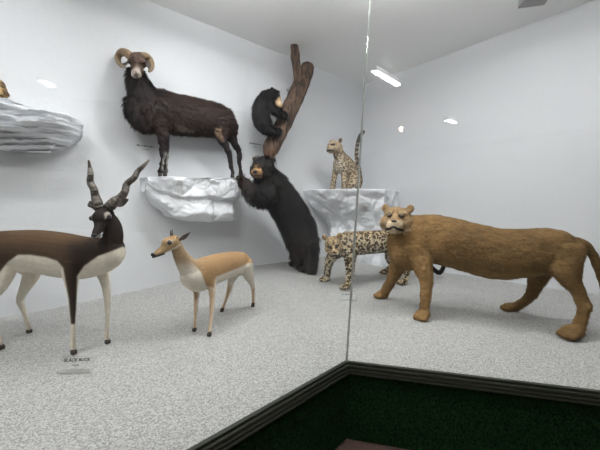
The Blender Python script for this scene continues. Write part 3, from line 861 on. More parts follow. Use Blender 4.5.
# ================= antelopes
def ante_prims(L=1.0, male=False):
    k = 1.15 if male else 1
    return [('e', (0, 0, 0), (.062*k, .044*k, .048*k)),
            ('l', [(.0, 0, -.004), (.05, 0, -.014), (.095*L, 0, -.026), (.130*L, 0, -.034), (.15*L, 0, -.036)], [.042*k, .034*k, .025, .022, .018], [.045*k, .037*k, .028, .024, .017], 'head'),
            ('e', (.03, 0, .012), (.05*k, .041*k, .036*k)), ('e', (.035, 0, -.03), (.05*k, .030*k, .022*k)),
            ('e', (.032, .030*k*k, .014), (.024, .016, .016)), ('e', (.032, -.030*k*k, .014), (.024, .016, .016))]
def ear_leaf(A, p0, p1, w, side, mat, label=None):
    """cupped leaf ear from root p0 to tip p1"""
    g = Geo(); p0 = V(p0); p1 = V(p1); d = (p1-p0); L = d.length; d.normalize(); s = V(side).normalized(); n = d.cross(s).normalized()
    pts = [p0+d*(L*t)+n*(.12*L*math.sin(math.pi*t)) for t in (0, .2, .45, .7, .9, 1)]
    g.loft(pts, [w*k for k in (.45, .8, 1, .8, .4, .1)], [w*k for k in (.4, .32, .22, .16, .1, .05)], s, seg=12, sub=3)
    o = g.obj('ear', mat, A.root)
    if label: o['label'] = label
    return o
M['ear_fur_dark'] = simple('dark_grey_ear', (70, 62, 58), .9)
M['ear_fur_tan'] = simple('tan_brown_ear', (120, 100, 78), .9)
M['eye_ring'] = simple('white_eye_ring_hair', (200, 194, 184), .9)

def blackbuck():
    hd = V((.985, -.17, 0))
    anc, _ = heading_from([(73, 353), (107, 343)], [(1, 349), (28, 332)])
    A = Animal('antelope', V((anc.x, anc.y, 0)), hd, 'stuffed dark brown and white antelope with long twisted horns', 'antelope'); T = A.tube
    T([(-22, 256, 12, .075), (-14, 254, 18, .11), (-2, 252, 20.5, .13), (18, 251, 21, .145), (40, 251.5, 21.5, .15), (62, 255, 22.5, .145), (82, 257.5, 21.5, .125), (98, 256, 19, .105), (109, 252, 16.5, .09), (113.5, 246, 12, .075)], 'body', seg=26)
    T([(98, 254, 17, .09), (107, 250, 12.5, .08), (112.5, 240, 9.3, .068), (113, 231, 8.6, .062), (111.5, 224, 8, .056), (110, 218, 6, .045)], 'neck')
    near = -1 if A.l.y > 0 else 1
    legs = [([(72, 262, 13), (71, 276, 8.6), (72, 290, 5.2), (72.5, 303, 3.9), (72.8, 310, 3.7), (72.8, 322, 2.5), (73, 338, 2.3), (72.8, 345, 3.0), (73, 350, 2.4)], (73.5, 354.5), near*.08),
            ([(98, 262, 11), (103, 274, 6.6), (106, 286, 4.4), (107.5, 299, 3.4), (107.8, 305, 3.2), (107.5, 316, 2.2), (107, 330, 2.0), (106.5, 336, 2.6), (107, 340, 2.1)], (107.5, 344), -near*.075),
            ([(-2, 258, 16), (3, 270, 13), (1, 283, 8), (-6, 296, 5), (-10, 304, 4.3), (-7, 316, 2.9), (-3, 332, 2.5), (-.5, 341, 3.0), (0, 345, 2.5)], (1, 349.5), near*.085),
            ([(20, 258, 14), (31, 272, 9.5), (27, 284, 6), (21, 296, 3.9), (20.5, 302, 3.6), (24, 312, 2.4), (27, 322, 2.2), (28, 326, 2.7), (28.5, 329.5, 2.2)], (29, 333), -near*.075)]
    hv = []
    for nodes, ft, st in legs:
        g_, p, so = A.leg(nodes, ft, st, wide=.62); hv.append((g_, p[-1]))
    hp = A.P(107, 216, 0)+V((0, -.03, 0)); R = view_rot(hp, -24, -27, 5); sc = 1.08
    A.head(ante_prims(1.0, True), hp, R, sc)
    def paint(D, n):
        px, py = D['px'], D['py']
        C = base(n, (222, 214, 198))
        dark = (62, 48, 40); brown = (98, 76, 56)
        body = inpoly(px, py, [(-60, 200), (130, 200), (124, 246), (112, 251), (98, 256), (84, 266), (77, 276), (76.5, 290), (76, 308), (75, 324), (71, 324), (69, 300), (66, 284), (63, 268), (57, 261), (46, 257.5), (30, 255), (18, 255), (8, 262), (0, 272), (-6, 284), (-40, 290)], 1.3)
        lm = D['is']('leg')
        farleg = lm & (D['s']*near < 0)
        body = np.where(farleg & (py > 258), 0, body)
        nearleg = lm & (D['s']*near > 0) & (px > 50)
        # inner/back side of the near foreleg is white below the elbow
        und = nsm(-.55, -.85, D['n'][:, 2])*(py > 262)*(~lm)
        body = body*(1-und)
        neck_f = D['is']('neck')
        C = mixc(C, (72, 56, 42), body); C = mixc(C, (34, 28, 26), body*nsm(60, 76, px)*nsm(236, 246, py)*.85)
        top = body*nsm(250, 236, py)*nsm(96, 78, px)*(~neck_f); C = mixc(C, (88, 68, 46), top*.6)
        C = mixc(C, (34, 28, 26), neck_f*nsm(249, 244, py)*.9)
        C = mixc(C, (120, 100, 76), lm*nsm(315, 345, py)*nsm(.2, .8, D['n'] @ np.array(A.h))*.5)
        h = D['h0']; hm = D['is']('head').astype(float)
        C = mixc(C, (38, 31, 28), hm)
        C = mixc(C, (200, 194, 184), hm*nsm(-.036, -.046, h[:, 2]+.22*h[:, 0])*.9)
        for y in (-1, 1):
            d = np.sqrt(((h[:, 0]-.036)/.026)**2+((h[:, 2]-.018)/.020)**2); C = mixc(C, (160, 152, 142), hm*nsm(1.25, .95, d)*nsm(.025, .033, h[:, 1]*y)*nsm(.026, .032, h[:, 2]+.25*h[:, 0])*.9)
        C = mixc(C, (150, 142, 132), hm*nsm(.125, .14, h[:, 0])*nsm(-.035, -.042, h[:, 2])*.8)
        return C
    A.build(.0055, 3, M['doe'], paint)
    for g_, t in hv: A.hoof(V((g_.x, g_.y, ground(g_.x, g_.y))), t, .021)
    for y in (-1, 1): A.ball('eye', A.H((.042, .048*y, .013)), .0160, M['eye'])
    A.ball('nose', A.H((.162, 0, -.034)), (.012, .018, .013), M['nose'], R)
    g = Geo(); g.loft([A.H(c) for c in ((.10, .024, -.052), (.14, .018, -.052), (.162, 0, -.051), (.14, -.018, -.052), (.10, -.024, -.052))], [.003]*5, [.003]*5, R@V((1, 0, 0)), seg=8); g.obj('mouth', M['lip'], A.root)
    yv = hp.y
    e0 = A.H((-.03, .045, .03)); ear_leaf(A, e0, at_y(128.5, 199.5, yv+.02), .034, (1, .2, .9), M['ear_fur_dark'])
    e1 = A.H((-.03, -.045, .03)); ear_leaf(A, e1, at_y(90, 201, yv+.02), .030, (1, .4, -.9), M['ear_fur_dark'])
    # twisted ringed horns
    def horn(nodes, y0, y1):
        pts = []; rs = []
        n = len(nodes)
        for i, (x, y, r) in enumerate(nodes):
            yy = y0+(y1-y0)*i/(n-1)+.02*math.cos(i*math.pi/1.05)
            p = at_y(x, y, yy); pts.append(p); rs.append(r*depth(p)/F)
        g = Geo(); g.loft(pts, rs, rs, V((0, 1, 0)), seg=14, sub=26, rad=lambda t: 1+.13*math.sin(t*2*math.pi*30)*(1-t)**.4)
        return g.obj('horn', M['horn'], A.root)
    horn([(101, 211, 4.2), (98, 204, 4.4), (95.5, 196.5, 3.7), (93.8, 189, 3.3), (90.3, 182.5, 3.1), (90.6, 175, 2.8), (90, 168.5, 2.0), (88.7, 160.5, .9)], yv-.01, yv+.05)
    horn([(106.5, 209.5, 4.3), (113, 202.5, 4.4), (120, 198, 3.8), (124.8, 192, 3.4), (127, 184, 3.1), (134, 178, 2.9), (138, 171, 2.5), (143.5, 166, 1.9), (149, 160, .8)], yv+.01, yv+.08)
    return A
blackbuck()

def doe():
    anc, _ = heading_from([(209, 336.5), (195, 331)], [(253, 306.5), (222, 312)])
    hd = V((-.47, -.88, 0))
    A = Animal('antelope', V((anc.x, anc.y, ground(anc.x, anc.y))), hd, 'small stuffed tan and white antelope with dark pointed ear and thin legs', 'antelope'); T = A.tube
    T([(245.5, 265, 7.5, .06), (242, 264, 11.5, .085), (234, 263.5, 12, .098), (224, 266, 13.5, .11), (212, 270, 15, .108), (200, 275, 16.5, .095), (192, 276, 14, .08), (187, 274, 9.5, .06)], 'body', seg=24)
    T([(197, 272, 13, .075), (189, 268, 11, .062), (182.5, 259, 8, .052), (178.5, 251, 6.3, .044), (176, 244.5, 5.4, .038)], 'neck')
    # left is image-left: lateral sign
    lft = -1 if A.l.x > 0 else 1
    legs = [([(209, 274, 8.5), (212, 287, 5.2), (212.5, 298, 3.3), (212, 306, 2.8), (211.3, 318, 1.9), (210, 329, 1.8), (209.8, 332, 2.0)], (209.5, 336.5), -lft*.055),
            ([(195, 280, 7), (196.5, 292, 3.9), (196, 302, 2.6), (195.8, 309, 2.4), (195.3, 319, 1.7), (195, 326, 1.8), (195, 328, 1.9)], (194.5, 331.5), lft*.055),
            ([(246, 264, 9), (248.5, 274, 6.5), (251, 281, 3.8), (253, 287, 2.7), (253.3, 295, 1.8), (253.2, 302, 1.9)], (253, 307), -lft*.06),
            ([(236, 270, 8), (231, 281, 4.5), (230, 287, 3.2), (228, 293.5, 2.5), (225.5, 301, 1.7), (223, 307.5, 1.9)], (222, 312), lft*.06)]
    hv = []
    for nodes, ft, st in legs:
        g_, p, so = A.leg(nodes, ft, st, wide=.6); hv.append((g_, p[-1]))
    hp = A.P(174, 242, 0)+V((0, -.02, 0)); R = view_rot(hp, -68, -17, 0)
    A.head(ante_prims(.95), hp, R, .92)
    def paint(D, n):
        px, py = D['px'], D['py']
        C = base(n, (216, 208, 194))
        tan = (156, 125, 90)
        top = inpoly(px, py, [(186, 245), (255, 240), (260, 262), (247, 263.5), (241, 267), (226, 273), (216, 277), (214, 288), (206, 286), (201, 272), (192, 262)], 1.2)
        lm = D['is']('leg')
        top = np.where(lm & (py > 290), 0, top)
        C = mixc(C, tan, top)
        nk = D['is']('neck')
        C = mixc(C, (160, 136, 108), nk*nsm(272, 258, py))
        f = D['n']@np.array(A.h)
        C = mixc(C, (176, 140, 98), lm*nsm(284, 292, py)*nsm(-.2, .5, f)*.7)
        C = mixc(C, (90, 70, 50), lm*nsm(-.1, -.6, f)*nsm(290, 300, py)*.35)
        hm = D['is']('head').astype(float); h = D['h0']
        C = mixc(C, (166, 140, 106), hm)
        C = mixc(C, (216, 204, 186), hm*nsm(-.022, -.04, h[:, 2]+.2*h[:, 0]))
        C = mixc(C, (154, 112, 68), hm*nsm(.02, .05, h[:, 2])*.7)
        d = np.sqrt(((h[:, 0]-.036)/.023)**2+((h[:, 2]-.014)/.019)**2); C = mixc(C, (204, 190, 168), hm*nsm(1.2, .9, d)*nsm(.018, .028, abs(h[:, 1]))*.7)
        return C
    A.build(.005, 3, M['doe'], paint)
    for g_, t in hv: A.hoof(V((g_.x, g_.y, ground(g_.x, g_.y))), t, .018)
    for y in (-1, 1): A.ball('eye', A.H((.036, .036*y, .014)), .0165, M['eye'])
    A.ball('nose', A.H((.160, 0, -.033)), (.012, .016, .013), M['nose'], R)
    g = Geo(); g.loft([A.H(c) for c in ((.09, .028, -.050), (.135, .022, -.050), (.166, 0, -.050), (.135, -.022, -.050), (.09, -.028, -.050))], [.004]*5, [.005]*5, R@V((1, 0, 0)), seg=8); g.obj('mouth', M['lip'], A.root)
    yv = hp.y
    ear_leaf(A, at_y(179, 240, yv+.0), at_y(190.5, 232, yv+.05), .015, (0.5, .3, 1), M['ear_fur_dark'])
    ear_leaf(A, A.H((-.028, -.042*(-1 if A.H((0, 1, 0)).y < hp.y else 1), .03)), at_y(171, 233, yv+.09), .012, (1, .3, .2), M['ear_fur_tan'])
    for dx, dy in ((0, 0), (1.6, .05)):
        g = Geo(); g.loft([at_y(171.5+dx, 238, yv+dy), at_y(170.6+dx, 233.5, yv+dy), at_y(171+dx, 229.5, yv+dy)], [.006, .005, .0025], [.006, .005, .0025], V((0, 1, 0)), seg=8)
        g.obj('horn', M['horn'], A.root)
doe()

# ================= ram on its shelf
def ram():
    p0 = WL(200, 177, .22); u_, z_ = uz(p0)
    A = Animal('wild_ram', V((p0.x, p0.y, ram_top(u_))), (UL.x, UL.y, 0), 'stuffed dark brown wild ram with curled horns standing on the upper rock ledge', 'ram')
    A.earmat = M['ear_fur_dark']; T = A.tube
    T([(231, 126, 9, .08), (226, 124, 14.5, .12), (214, 120, 16.5, .14), (198, 117.5, 18, .155), (182, 115, 19, .16), (166, 112.5, 20.5, .15), (152, 109.5, 20.5, .13), (143, 106, 17, .11)], 'body', seg=26)
    T([(158, 109, 18, .12), (148, 102, 16, .11), (141, 91, 11.5, .09), (137.5, 81, 9, .08), (136, 73, 7, .06)], 'neck')
    T([(150, 118, 13, .09), (141, 112, 13, .085), (135, 100, 9, .07)], 'chest')
    T([(234, 124, 2.5, .025), (236.5, 129, 2.4, .025), (236.5, 134, 1.5, .015)], 'tail')
    near = -1 if A.l.dot(NL) < 0 else 1
    hv = []
    for nodes, ft, st, fo in [([(160, 122, 10), (162, 133, 6.5), (163, 143, 4.2), (163.2, 152, 3.5), (162, 161, 2.5), (161, 169, 2.4), (160.8, 172, 2.8)], (160.5, 176), near*.07, near*.09),
            ([(160, 122, 9), (163, 133, 5.5), (165, 143, 3.6), (165.5, 152, 3.1), (165.6, 161, 2.3), (165.8, 169, 2.2), (165.4, 171, 2.6)], (165.2, 174.5), -near*.06, -near*.07),
            ([(220, 122, 12), (220.5, 133, 8), (222.5, 141, 5), (227, 149, 3.6), (229.5, 155, 3), (230.3, 163, 2.2), (231.8, 172, 2.2), (232.5, 174, 2.5)], (232.7, 177.5), near*.07, near*.09),
            ([(226, 124, 11), (231, 135, 6.5), (234, 143, 4.2), (238, 150, 3), (239, 156, 2.7), (239.2, 164, 2), (240.5, 172, 2), (241, 174, 2.3)], (241.2, 177.5), -near*.06, -near*.06)]:
        g_, p, so = A.leg(nodes, ft, st, foot_off=fo, wide=.7); hv.append((g_, p[-1]))
    hp = A.P(134.6, 65, 0)+NL*.10; R = view_rot(hp, -7, -42, 7)
    prims = [('e', (0, 0, 0), (.085, .070, .075)), ('e', (.04, 0, .02), (.06, .058, .045)),
             ('l', [(.0, 0, -.005), (.07, 0, -.02), (.13, 0, -.035), (.175, 0, -.045)], [.060, .050, .040, .034], [.066, .052, .042, .034]),
             ('e', (.05, .052, .015), (.028, .018, .02)), ('e', (.05, -.052, .015), (.028, .018, .02)), ('e', (.16, 0, -.045), (.035, .038, .034))]
    A.head(prims, hp, R, 1.08)
    blaze = None
    def paint(D, n):
        px, py = D['px'], D['py']
        C = base(n, (52, 41, 38))
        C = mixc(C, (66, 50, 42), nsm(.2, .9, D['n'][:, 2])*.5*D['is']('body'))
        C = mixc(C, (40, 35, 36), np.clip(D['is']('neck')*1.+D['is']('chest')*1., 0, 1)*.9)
        C = mixc(C, (40, 34, 36), D['is']('leg')*nsm(130, 142, py))
        f = D['n']@np.array(A.h)
        C = mixc(C, (150, 146, 142), D['is']('leg')*(D['px'] < 180)*nsm(150, 156, py)*nsm(173, 166, py)*nsm(.3, -.3, f)*.8)
        fl = inpoly(px, py, [(172, 121), (182, 124), (193, 130), (178, 130)], 1.5); C = mixc(C, (120, 106, 98), fl*.6)
        fl = inpoly(px, py, [(213, 128), (221, 128), (224, 142), (217, 138)], 1.5); C = mixc(C, (140, 116, 96), fl*.7)
        fl = inpoly(px, py, [(236, 152), (241, 152), (241, 160), (237, 160)], 1); C = mixc(C, (150, 146, 142), fl*D['is']('leg')*.7)
        hm = D['is']('head').astype(float); h = D['h0']
        C = mixc(C, (76, 60, 52), hm)
        C = mixc(C, (156, 146, 136), hm*nsm(.12, .160, h[:, 0])*.95)
        C = mixc(C, (84, 70, 62), hm*nsm(.175, .19, h[:, 0])*nsm(.012, .004, abs(h[:, 1]))*.8)
        return C
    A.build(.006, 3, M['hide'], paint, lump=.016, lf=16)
    for g_, t in hv:
        u2 = uz(g_)[0]; A.hoof(V((g_.x, g_.y, ram_top(u2)-.004)), t, .026, M['hoof'])
    for y in (-1, 1): A.ball('eye', A.H((.062, .062*y, .018)), .016, M['eye'])
    for y in (-1, 1): A.ball('nostril', A.H((.198, .014*y, -.034)), (.005, .007, .005), M['nose'], R)
    # ears hanging under the horns
    yv = hp.y
    ear_leaf(A, A.H((-.01, .07, -.0)), at_y(149, 70, yv), .028, (0, .5, 1), M['ear_fur_dark'])
    ear_leaf(A, A.H((-.01, -.07, -.0)), at_y(121, 64.5, yv), .026, (0, .5, 1), M['ear_fur_dark'])
    def horn(nodes, name='horn'):
        pts = []; rs = []
        for x, y, r, dy in nodes:
            p = at_y(x, y, yv+dy); pts.append(p); rs.append(r*depth(p)/F)
        g = Geo(); g.loft(pts, rs, [r*.85 for r in rs], V((0, 1, 0)), seg=16, sub=20, rad=lambda t: 1+.05*math.sin(t*2*math.pi*26))
        return g.obj(name, M['ramhorn'], A.root)
    horn([(132.5, 60, 4.2, .02), (129, 55, 4.6, .05), (124, 52.3, 4.2, .09), (119.8, 53.8, 3.6, .12), (118, 58, 3.1, .11), (118.8, 62.5, 2.6, .06), (122, 66, 1.8, .01), (125.5, 66.6, .9, -.04)])
    horn([(137.5, 60, 4.2, .02), (141, 57.2, 4.5, .05), (146, 56.6, 4.0, .09), (150, 59.5, 3.4, .12), (151.8, 64.5, 2.8, .11), (151, 69, 2.1, .06), (148.8, 71.5, 1.2, .02)])
    D = A.D
    A.fur(D['is']('neck', 'chest') | (D['is']('body') & (D['px'] < 152)), 7000, .075, (0, 0, -1), name='chest_mane', width=.006, lift=.4)
    A.fur(D['is']('body') & (D['px'] >= 148), 9000, .05, (-A.h.x*.8, -A.h.y*.8, -.6), width=.005, lift=.4, seed=5)
ram()

# ================= bears
BEAR = [('e', (0, 0, 0), (.130, .120, .112)), ('e', (-.02, 0, .015), (.12, .118, .105)), ('e', (.03, .06, -.03), (.08, .055, .07)), ('e', (.03, -.06, -.03), (.08, .055, .07)),
        ('l', [(.06, 0, -.02), (.14, 0, -.035), (.19, 0, -.042)], [.066, .052, .044], [.060, .048, .040]), ('e', (.10, 0, -.075), (.08, .04, .028)),
        ('e', (-.035, .098, .092), (.022, .044, .046), RX(-30), 'ear'), ('e', (-.035, -.098, .092), (.022, .044, .046), RX(30), 'ear')]
def bear():
    f = G(306, 271)
    A = Animal('black_bear', V((f.x, f.y, ground(f.x, f.y))), (UL.x, UL.y, 0), 'stuffed black bear standing upright and leaning its front paws on the ledge', 'bear'); T = A.tube
    T([(304, 250, 13.5, .17), (302, 240, 16, .20), (297, 225, 16.5, .205), (288, 209, 15.5, .20), (279, 196, 15.5, .20), (271, 185, 15, .18), (265, 177, 12.5, .14)], 'body', seg=26)
    T([(272, 186, 14, .16), (266, 176, 12, .13), (263, 170, 11, .12)], 'neck')
    near = -1 if A.l.dot(NL) < 0 else 1
    def lm(nodes, o0, o1, tag='leg', ratio=1.0):
        pts = []; ws = []
        for i, (x, y, r) in enumerate(nodes):
            p = A.P(x, y, o0+(o1-o0)*i/(len(nodes)-1)); k = depth(p)/F; pts.append(p); ws.append(r*k)
        A.g.loft(pts, [w*ratio for w in ws], ws, A.l, tag, 14, 4); return pts[-1]
    lm([(307, 240, 12), (309, 252, 9), (310, 262, 7), (310.5, 268, 6)], near*.08, near*.12)
    lm([(298, 240, 11), (298, 252, 8), (299.5, 259, 6.2), (300.5, 263, 5.5)], -near*.08, -near*.12)
    for px_, py_ in ((306.5, 271.5), (297.5, 266.5)):
        q = G(px_, py_); q = V((q.x, q.y, ground(q.x, q.y))); paw(A, q, V((-.85, -.5, 0)), .085)
    # arms
    lm([(270, 190, 11), (260, 193, 7.5), (252, 189.5, 5.6), (246.5, 184.5, 4.4), (243, 180.5, 3.6)], near*.12, near*.10, 'arm')
    lm([(268, 192, 10), (260, 199, 7), (253, 197, 5.2), (248.5, 191, 4.4), (246.5, 185, 3.6)], -near*.06, -near*.04, 'arm')
    A.hands = []
    for (x, y), o in (((242, 179.2), near*.10), ((245.6, 182.5), -near*.04)):
        c = A.P(x, y, o); A.g.ell(c, view_rot(c, 0), (.04, .045, .045), 'arm')
        for k in (-1.5, -.5, .5, 1.5):
            A.g.ell(c+A.l*(k*.021)+A.h*.030+UPZ*.012, view_rot(c, 0), (.020, .015, .020), 'claw', 10, 8)
            A.hands.append(c+A.l*(k*.021)+A.h*.050+UPZ*.010)
    hp = A.P(263, 169.5, 0)+V((0, -.05, 0)); R = view_rot(hp, -22, -6, -3)
    A.head(BEAR, hp, R, 1.06)
    def paint(D, n):
        C = base(n, (27, 24, 24))
        C = mixc(C, (58, 44, 36), D['is']('claw')*.6)
        C = mixc(C, (52, 40, 34), D['is']('arm')*nsm(256, 246, D['px'])*.7)
        hm = D['is']('head').astype(float); h = D['h0']
        C = mixc(C, (150, 116, 80), hm*nsm(.105, .135, h[:, 0]))
        C = mixc(C, (60, 46, 38), D['is']('ear')*.5)
        C = mixc(C, (46, 36, 31), D['is']('body')*nsm(225, 250, D['py'])*.6)
        return C
    A.build(.008, 4, M['hide'], paint, lump=.022, lf=12)
    for y in (-1, 1): A.ball('eye', A.H((.112, .050*y, .022)), .012, M['eye'])
    A.ball('nose', A.H((.205, 0, -.030)), (.018, .026, .020), M['nose'], R)
    g = Geo(); g.loft([A.H(c) for c in ((.12, .045, -.072), (.17, .034, -.070), (.200, 0, -.066), (.17, -.034, -.070), (.12, -.045, -.072))], [.004]*5, [.005]*5, R@V((1, 0, 0)), seg=8); g.obj('mouth', M['lip'], A.root)
    for c in A.hands:
        g = Geo(); g.loft([c, c+A.h*.014+UPZ*.0, c+A.h*.024-UPZ*.010], [.005, .004, .0015], [.005, .004, .0015], A.l, seg=8); g.obj('claw', M['hoof'], A.root)
    D = A.D; face = (D['is']('head') & (D['h0'][:, 0] > .0)) | D['is']('ear')
    A.fur(~face & ~D['is']('paw', 'claw'), 16000, .075, (0, 0, -1), width=.0055, lift=.45)
bear()

def cub():
    p0 = WL(266, 128, .34)
    A = Animal('bear_cub', p0, (-UL.x, -UL.y, 0), 'small stuffed black bear cub clinging to the left side of the tree trunk', 'bear cub'); T = A.tube
    T([(265, 126, 6.8, .10), (261.5, 118, 7.6, .12), (261.5, 108, 7.8, .12), (265, 100, 7.2, .11), (269.5, 95.5, 6, .09)], 'body', seg=22)
    near = -1 if A.l.dot(NL) < 0 else 1
    def lm(nodes, o0, o1, tag='leg'):
        pts = []; ws = []
        for i, (x, y, r) in enumerate(nodes):
            p = A.P(x, y, o0+(o1-o0)*i/(len(nodes)-1)); k = depth(p)/F; pts.append(p); ws.append(r*k)
        A.g.loft(pts, ws, ws, A.l, tag, 12, 4); return pts[-1]
    a = lm([(268, 102, 5), (273, 108.5, 4.0), (279, 112.5, 3.3), (285.5, 115, 3.0)], near*.07, near*.12, 'arm')
    b = lm([(265, 127, 6), (270, 130, 4.2), (275.5, 131, 3.4), (279.5, 131.5, 2.8)], near*.07, near*.12)
    lm([(268, 102, 5), (275, 107, 3.4), (282, 109.5, 2.8)], -near*.06, -near*.12, 'arm')
    lm([(265, 127, 6), (270, 129, 3.8), (275, 130, 3)], -near*.06, -near*.12)
    hp = A.P(273.5, 97.5, 0); R = view_rot(hp, 62, -38, 0)
    A.head(BEAR, hp, R, .74)
    def paint(D, n):
        C = base(n, (26, 25, 27)); hm = D['is']('head').astype(float); h = D['h0']
        C = mixc(C, (206, 176, 140), hm*nsm(.105, .135, h[:, 0]))
        return C
    A.build(.007, 3, M['hide'], paint, lump=.016, lf=16)
    for y in (-1, 1): A.ball('eye', A.H((.112, .050*y, .022)), .009, M['eye'])
    A.ball('nose', A.H((.205, 0, -.030)), (.012, .018, .014), M['nose'], R)
    for base_ in (a, b):
        for k in (-1, 0, 1):
            g = Geo(); c = base_+A.h*.028+UPZ*(k*.022)
            g.loft([c, c+A.h*.018, c+A.h*.030-UPZ*.006], [.005, .004, .001], [.005, .004, .001], A.l, seg=8); g.obj('claw', M['hoof'], A.root)
    D = A.D; face = (D['is']('head') & (D['h0'][:, 0] > .0)) | D['is']('ear')
    A.fur(~face, 8000, .045, (0, 0, -1), width=.004, lift=.4)
cub()

# ================= small spotted animal cut off at the left edge
def edge_cat():
    p0 = WL(-8, 97, .22)
    u_, _ = uz(p0); zt = interp(pt)(u_)
    A = Animal('spotted_cat', V((p0.x, p0.y, zt)), (UL.x, UL.y, 0), 'brown spotted stuffed animal on the layered ledge, mostly cut off by the left edge', 'spotted cat'); T = A.tube
    A.earmat = M['ear_dark']
    T([(2, 91, 5, .06), (-2, 88.5, 9, .09), (-12, 86, 10.5, .10), (-26, 84, 10.5, .10), (-38, 80, 9, .08), (-46, 74, 7, .06)], 'body', seg=22)
    T([(0, 90, 6, .05, .05), (3, 95, 4, .04, .07), (7, 96.3, 2.0, .03, .07)], 'leg')
    T([(-34, 84, 6, .04, -.05), (-36, 90, 4, .03, -.05), (-38, 95, 3, .025, -.05)], 'leg')
    T([(-34, 84, 6, .04, .05), (-38, 90, 4, .03, .05), (-40, 95, 3, .025, .05)], 'leg')
    T([(2, 88, 2, .02), (6, 93, 2, .02), (8.5, 96, 1.6, .018)], 'tail')
    hp = A.P(-50, 68, 0); R = view_rot(hp, -50, 0, 0)
    A.head(CAT, hp, R, .7)
    def paint(D, n):
        C = base(n, (176, 150, 108)); C = mixc(C, (96, 70, 44), nsm(-1, 4, D['px'])*.7)
        return C
    A.build(.006, 3, M['leopard2'], paint, spot=lambda D, n: np.full(n, .8))
    cat_face(A)
edge_cat()

# ================= trunk the cub climbs
def trunk():
    O = .30
    p0 = WL(271, 158, O)
    root = empty('tree_trunk', p0, 'forked brown tree trunk fixed to the wall with the bear cub on it', 'tree trunk')
    root_off = p0
    def limb(nodes, name, cut=True, seed=1):
        g = Geo(); pts = []; rs = []
        for x, y, r in nodes:
            p = WL(x, y, O); pts.append(p); rs.append(r*depth(p)/F)
        g.loft(pts, rs, rs, NL, seg=30, sub=8, cap=.12)
        cols = []
        vs = []
        for v in g.v:
            # find radial direction roughly by axis point
            q = min(((v-a).length, i) for i, a in enumerate(pts))[1]
            d = noise.fractal(V((v.x*14+seed, v.y*14, v.z*5)), 1, 2, 4)*.014
            # knobbly surface: nudge along direction from nearest axis point
            dirn = (v-pts[q]); dirn = dirn.normalized() if dirn.length > 1e-5 else V((0, 0, 0))
            vs.append(v+dirn*d)
            w = sm(ZLOW+.16, ZLOW+.02, v.z)
            c = [a*(1-w)+b*w for a, b in zip(lin((62, 48, 40)), lin((124, 80, 54)))]
            cols.append(c)
        g.v = vs
        return g, cols
    ZLOW = p0.z
    g, c = limb([(270.5, 157.5, 4.2), (270, 152.5, 7.0), (272.5, 145, 8.6), (278.5, 134, 8), (284.5, 121, 8.2), (291, 107, 8), (297, 94, 8.2), (302, 82, 7.8), (305.8, 72, 7.0), (307.6, 66.5, 6.7)], 'trunk', seed=1)
    g.obj('trunk', M['bark'], root, cols=c)
    g, c = limb([(298, 92, 5), (298, 80, 4.6), (297, 70, 4.4), (296, 58, 4.4), (294.8, 48, 4), (294.3, 39.5, 3.8)], 'branch', seed=5)
    g.obj('branch', M['bark'], root, cols=c)
    # bracket into the wall
    for (x, y) in ((282, 126), (301, 84)):
        a = WL(x, y, O); g = Geo(); b_ = a-NL*O; g.loft([a, (a+b_)/2, b_], [.018]*3, [.018]*3, UPZ, seg=10, cap=.1); g.obj('bracket', M['fixture'], root)
trunk()

# ================= labels
def text_obj(name, body, size, mat, parent, M4):
    cu = bpy.data.curves.new(name, 'FONT'); cu.body = body; cu.size = size; cu.align_x = 'CENTER'; cu.align_y = 'CENTER'; cu.extrude = .0004; cu.offset = size*.03
    ob = bpy.data.objects.new(name, cu); COL.objects.link(ob); bpy.context.view_layer.update()
    dg = bpy.context.evaluated_depsgraph_get(); me = bpy.data.meshes.new_from_object(ob.evaluated_get(dg)); bpy.data.objects.remove(ob)
    off = parent_origin(parent)
    me.transform(Matrix.Translation(-off)@M4)
    me.materials.clear(); me.materials.append(mat)
    o = bpy.data.objects.new(name, me); COL.objects.link(o); o.parent = parent; return o
def marks(mat, parent, o, x, y, n, w, h, seed):
    """a line of print too small to read: a broken row of dark strokes"""
    rnd = random.Random(seed); g = Geo(); t = -w/2
    while t < w/2:
        l = w*rnd.uniform(.03, .07)
        g.box(o+x*(t+l/2)+n*.001, x*l/2, y*h/2*rnd.uniform(.7, 1), n*.0004); t += l+w*rnd.choice((.015, .02, .06))
    return g.obj('printed_line', mat, parent, smooth=False)
def frame(o, x, n):
    x = V(x).normalized(); n = V(n).normalized(); y = n.cross(x).normalized(); x = y.cross(n)
    m = Matrix((x, y, n)).transposed().to_4x4(); m.translation = o; return m
M['acrylic'] = M['glass']
def clear_acrylic():
    m, nt, b = new_mat('frosted_acrylic'); b.inputs['Base Color'].default_value = (*lin((188, 190, 186)), 1); b.inputs['Roughness'].default_value = .25; b.inputs['Alpha'].default_value = .18
    return m
M['acrylic'] = clear_acrylic()
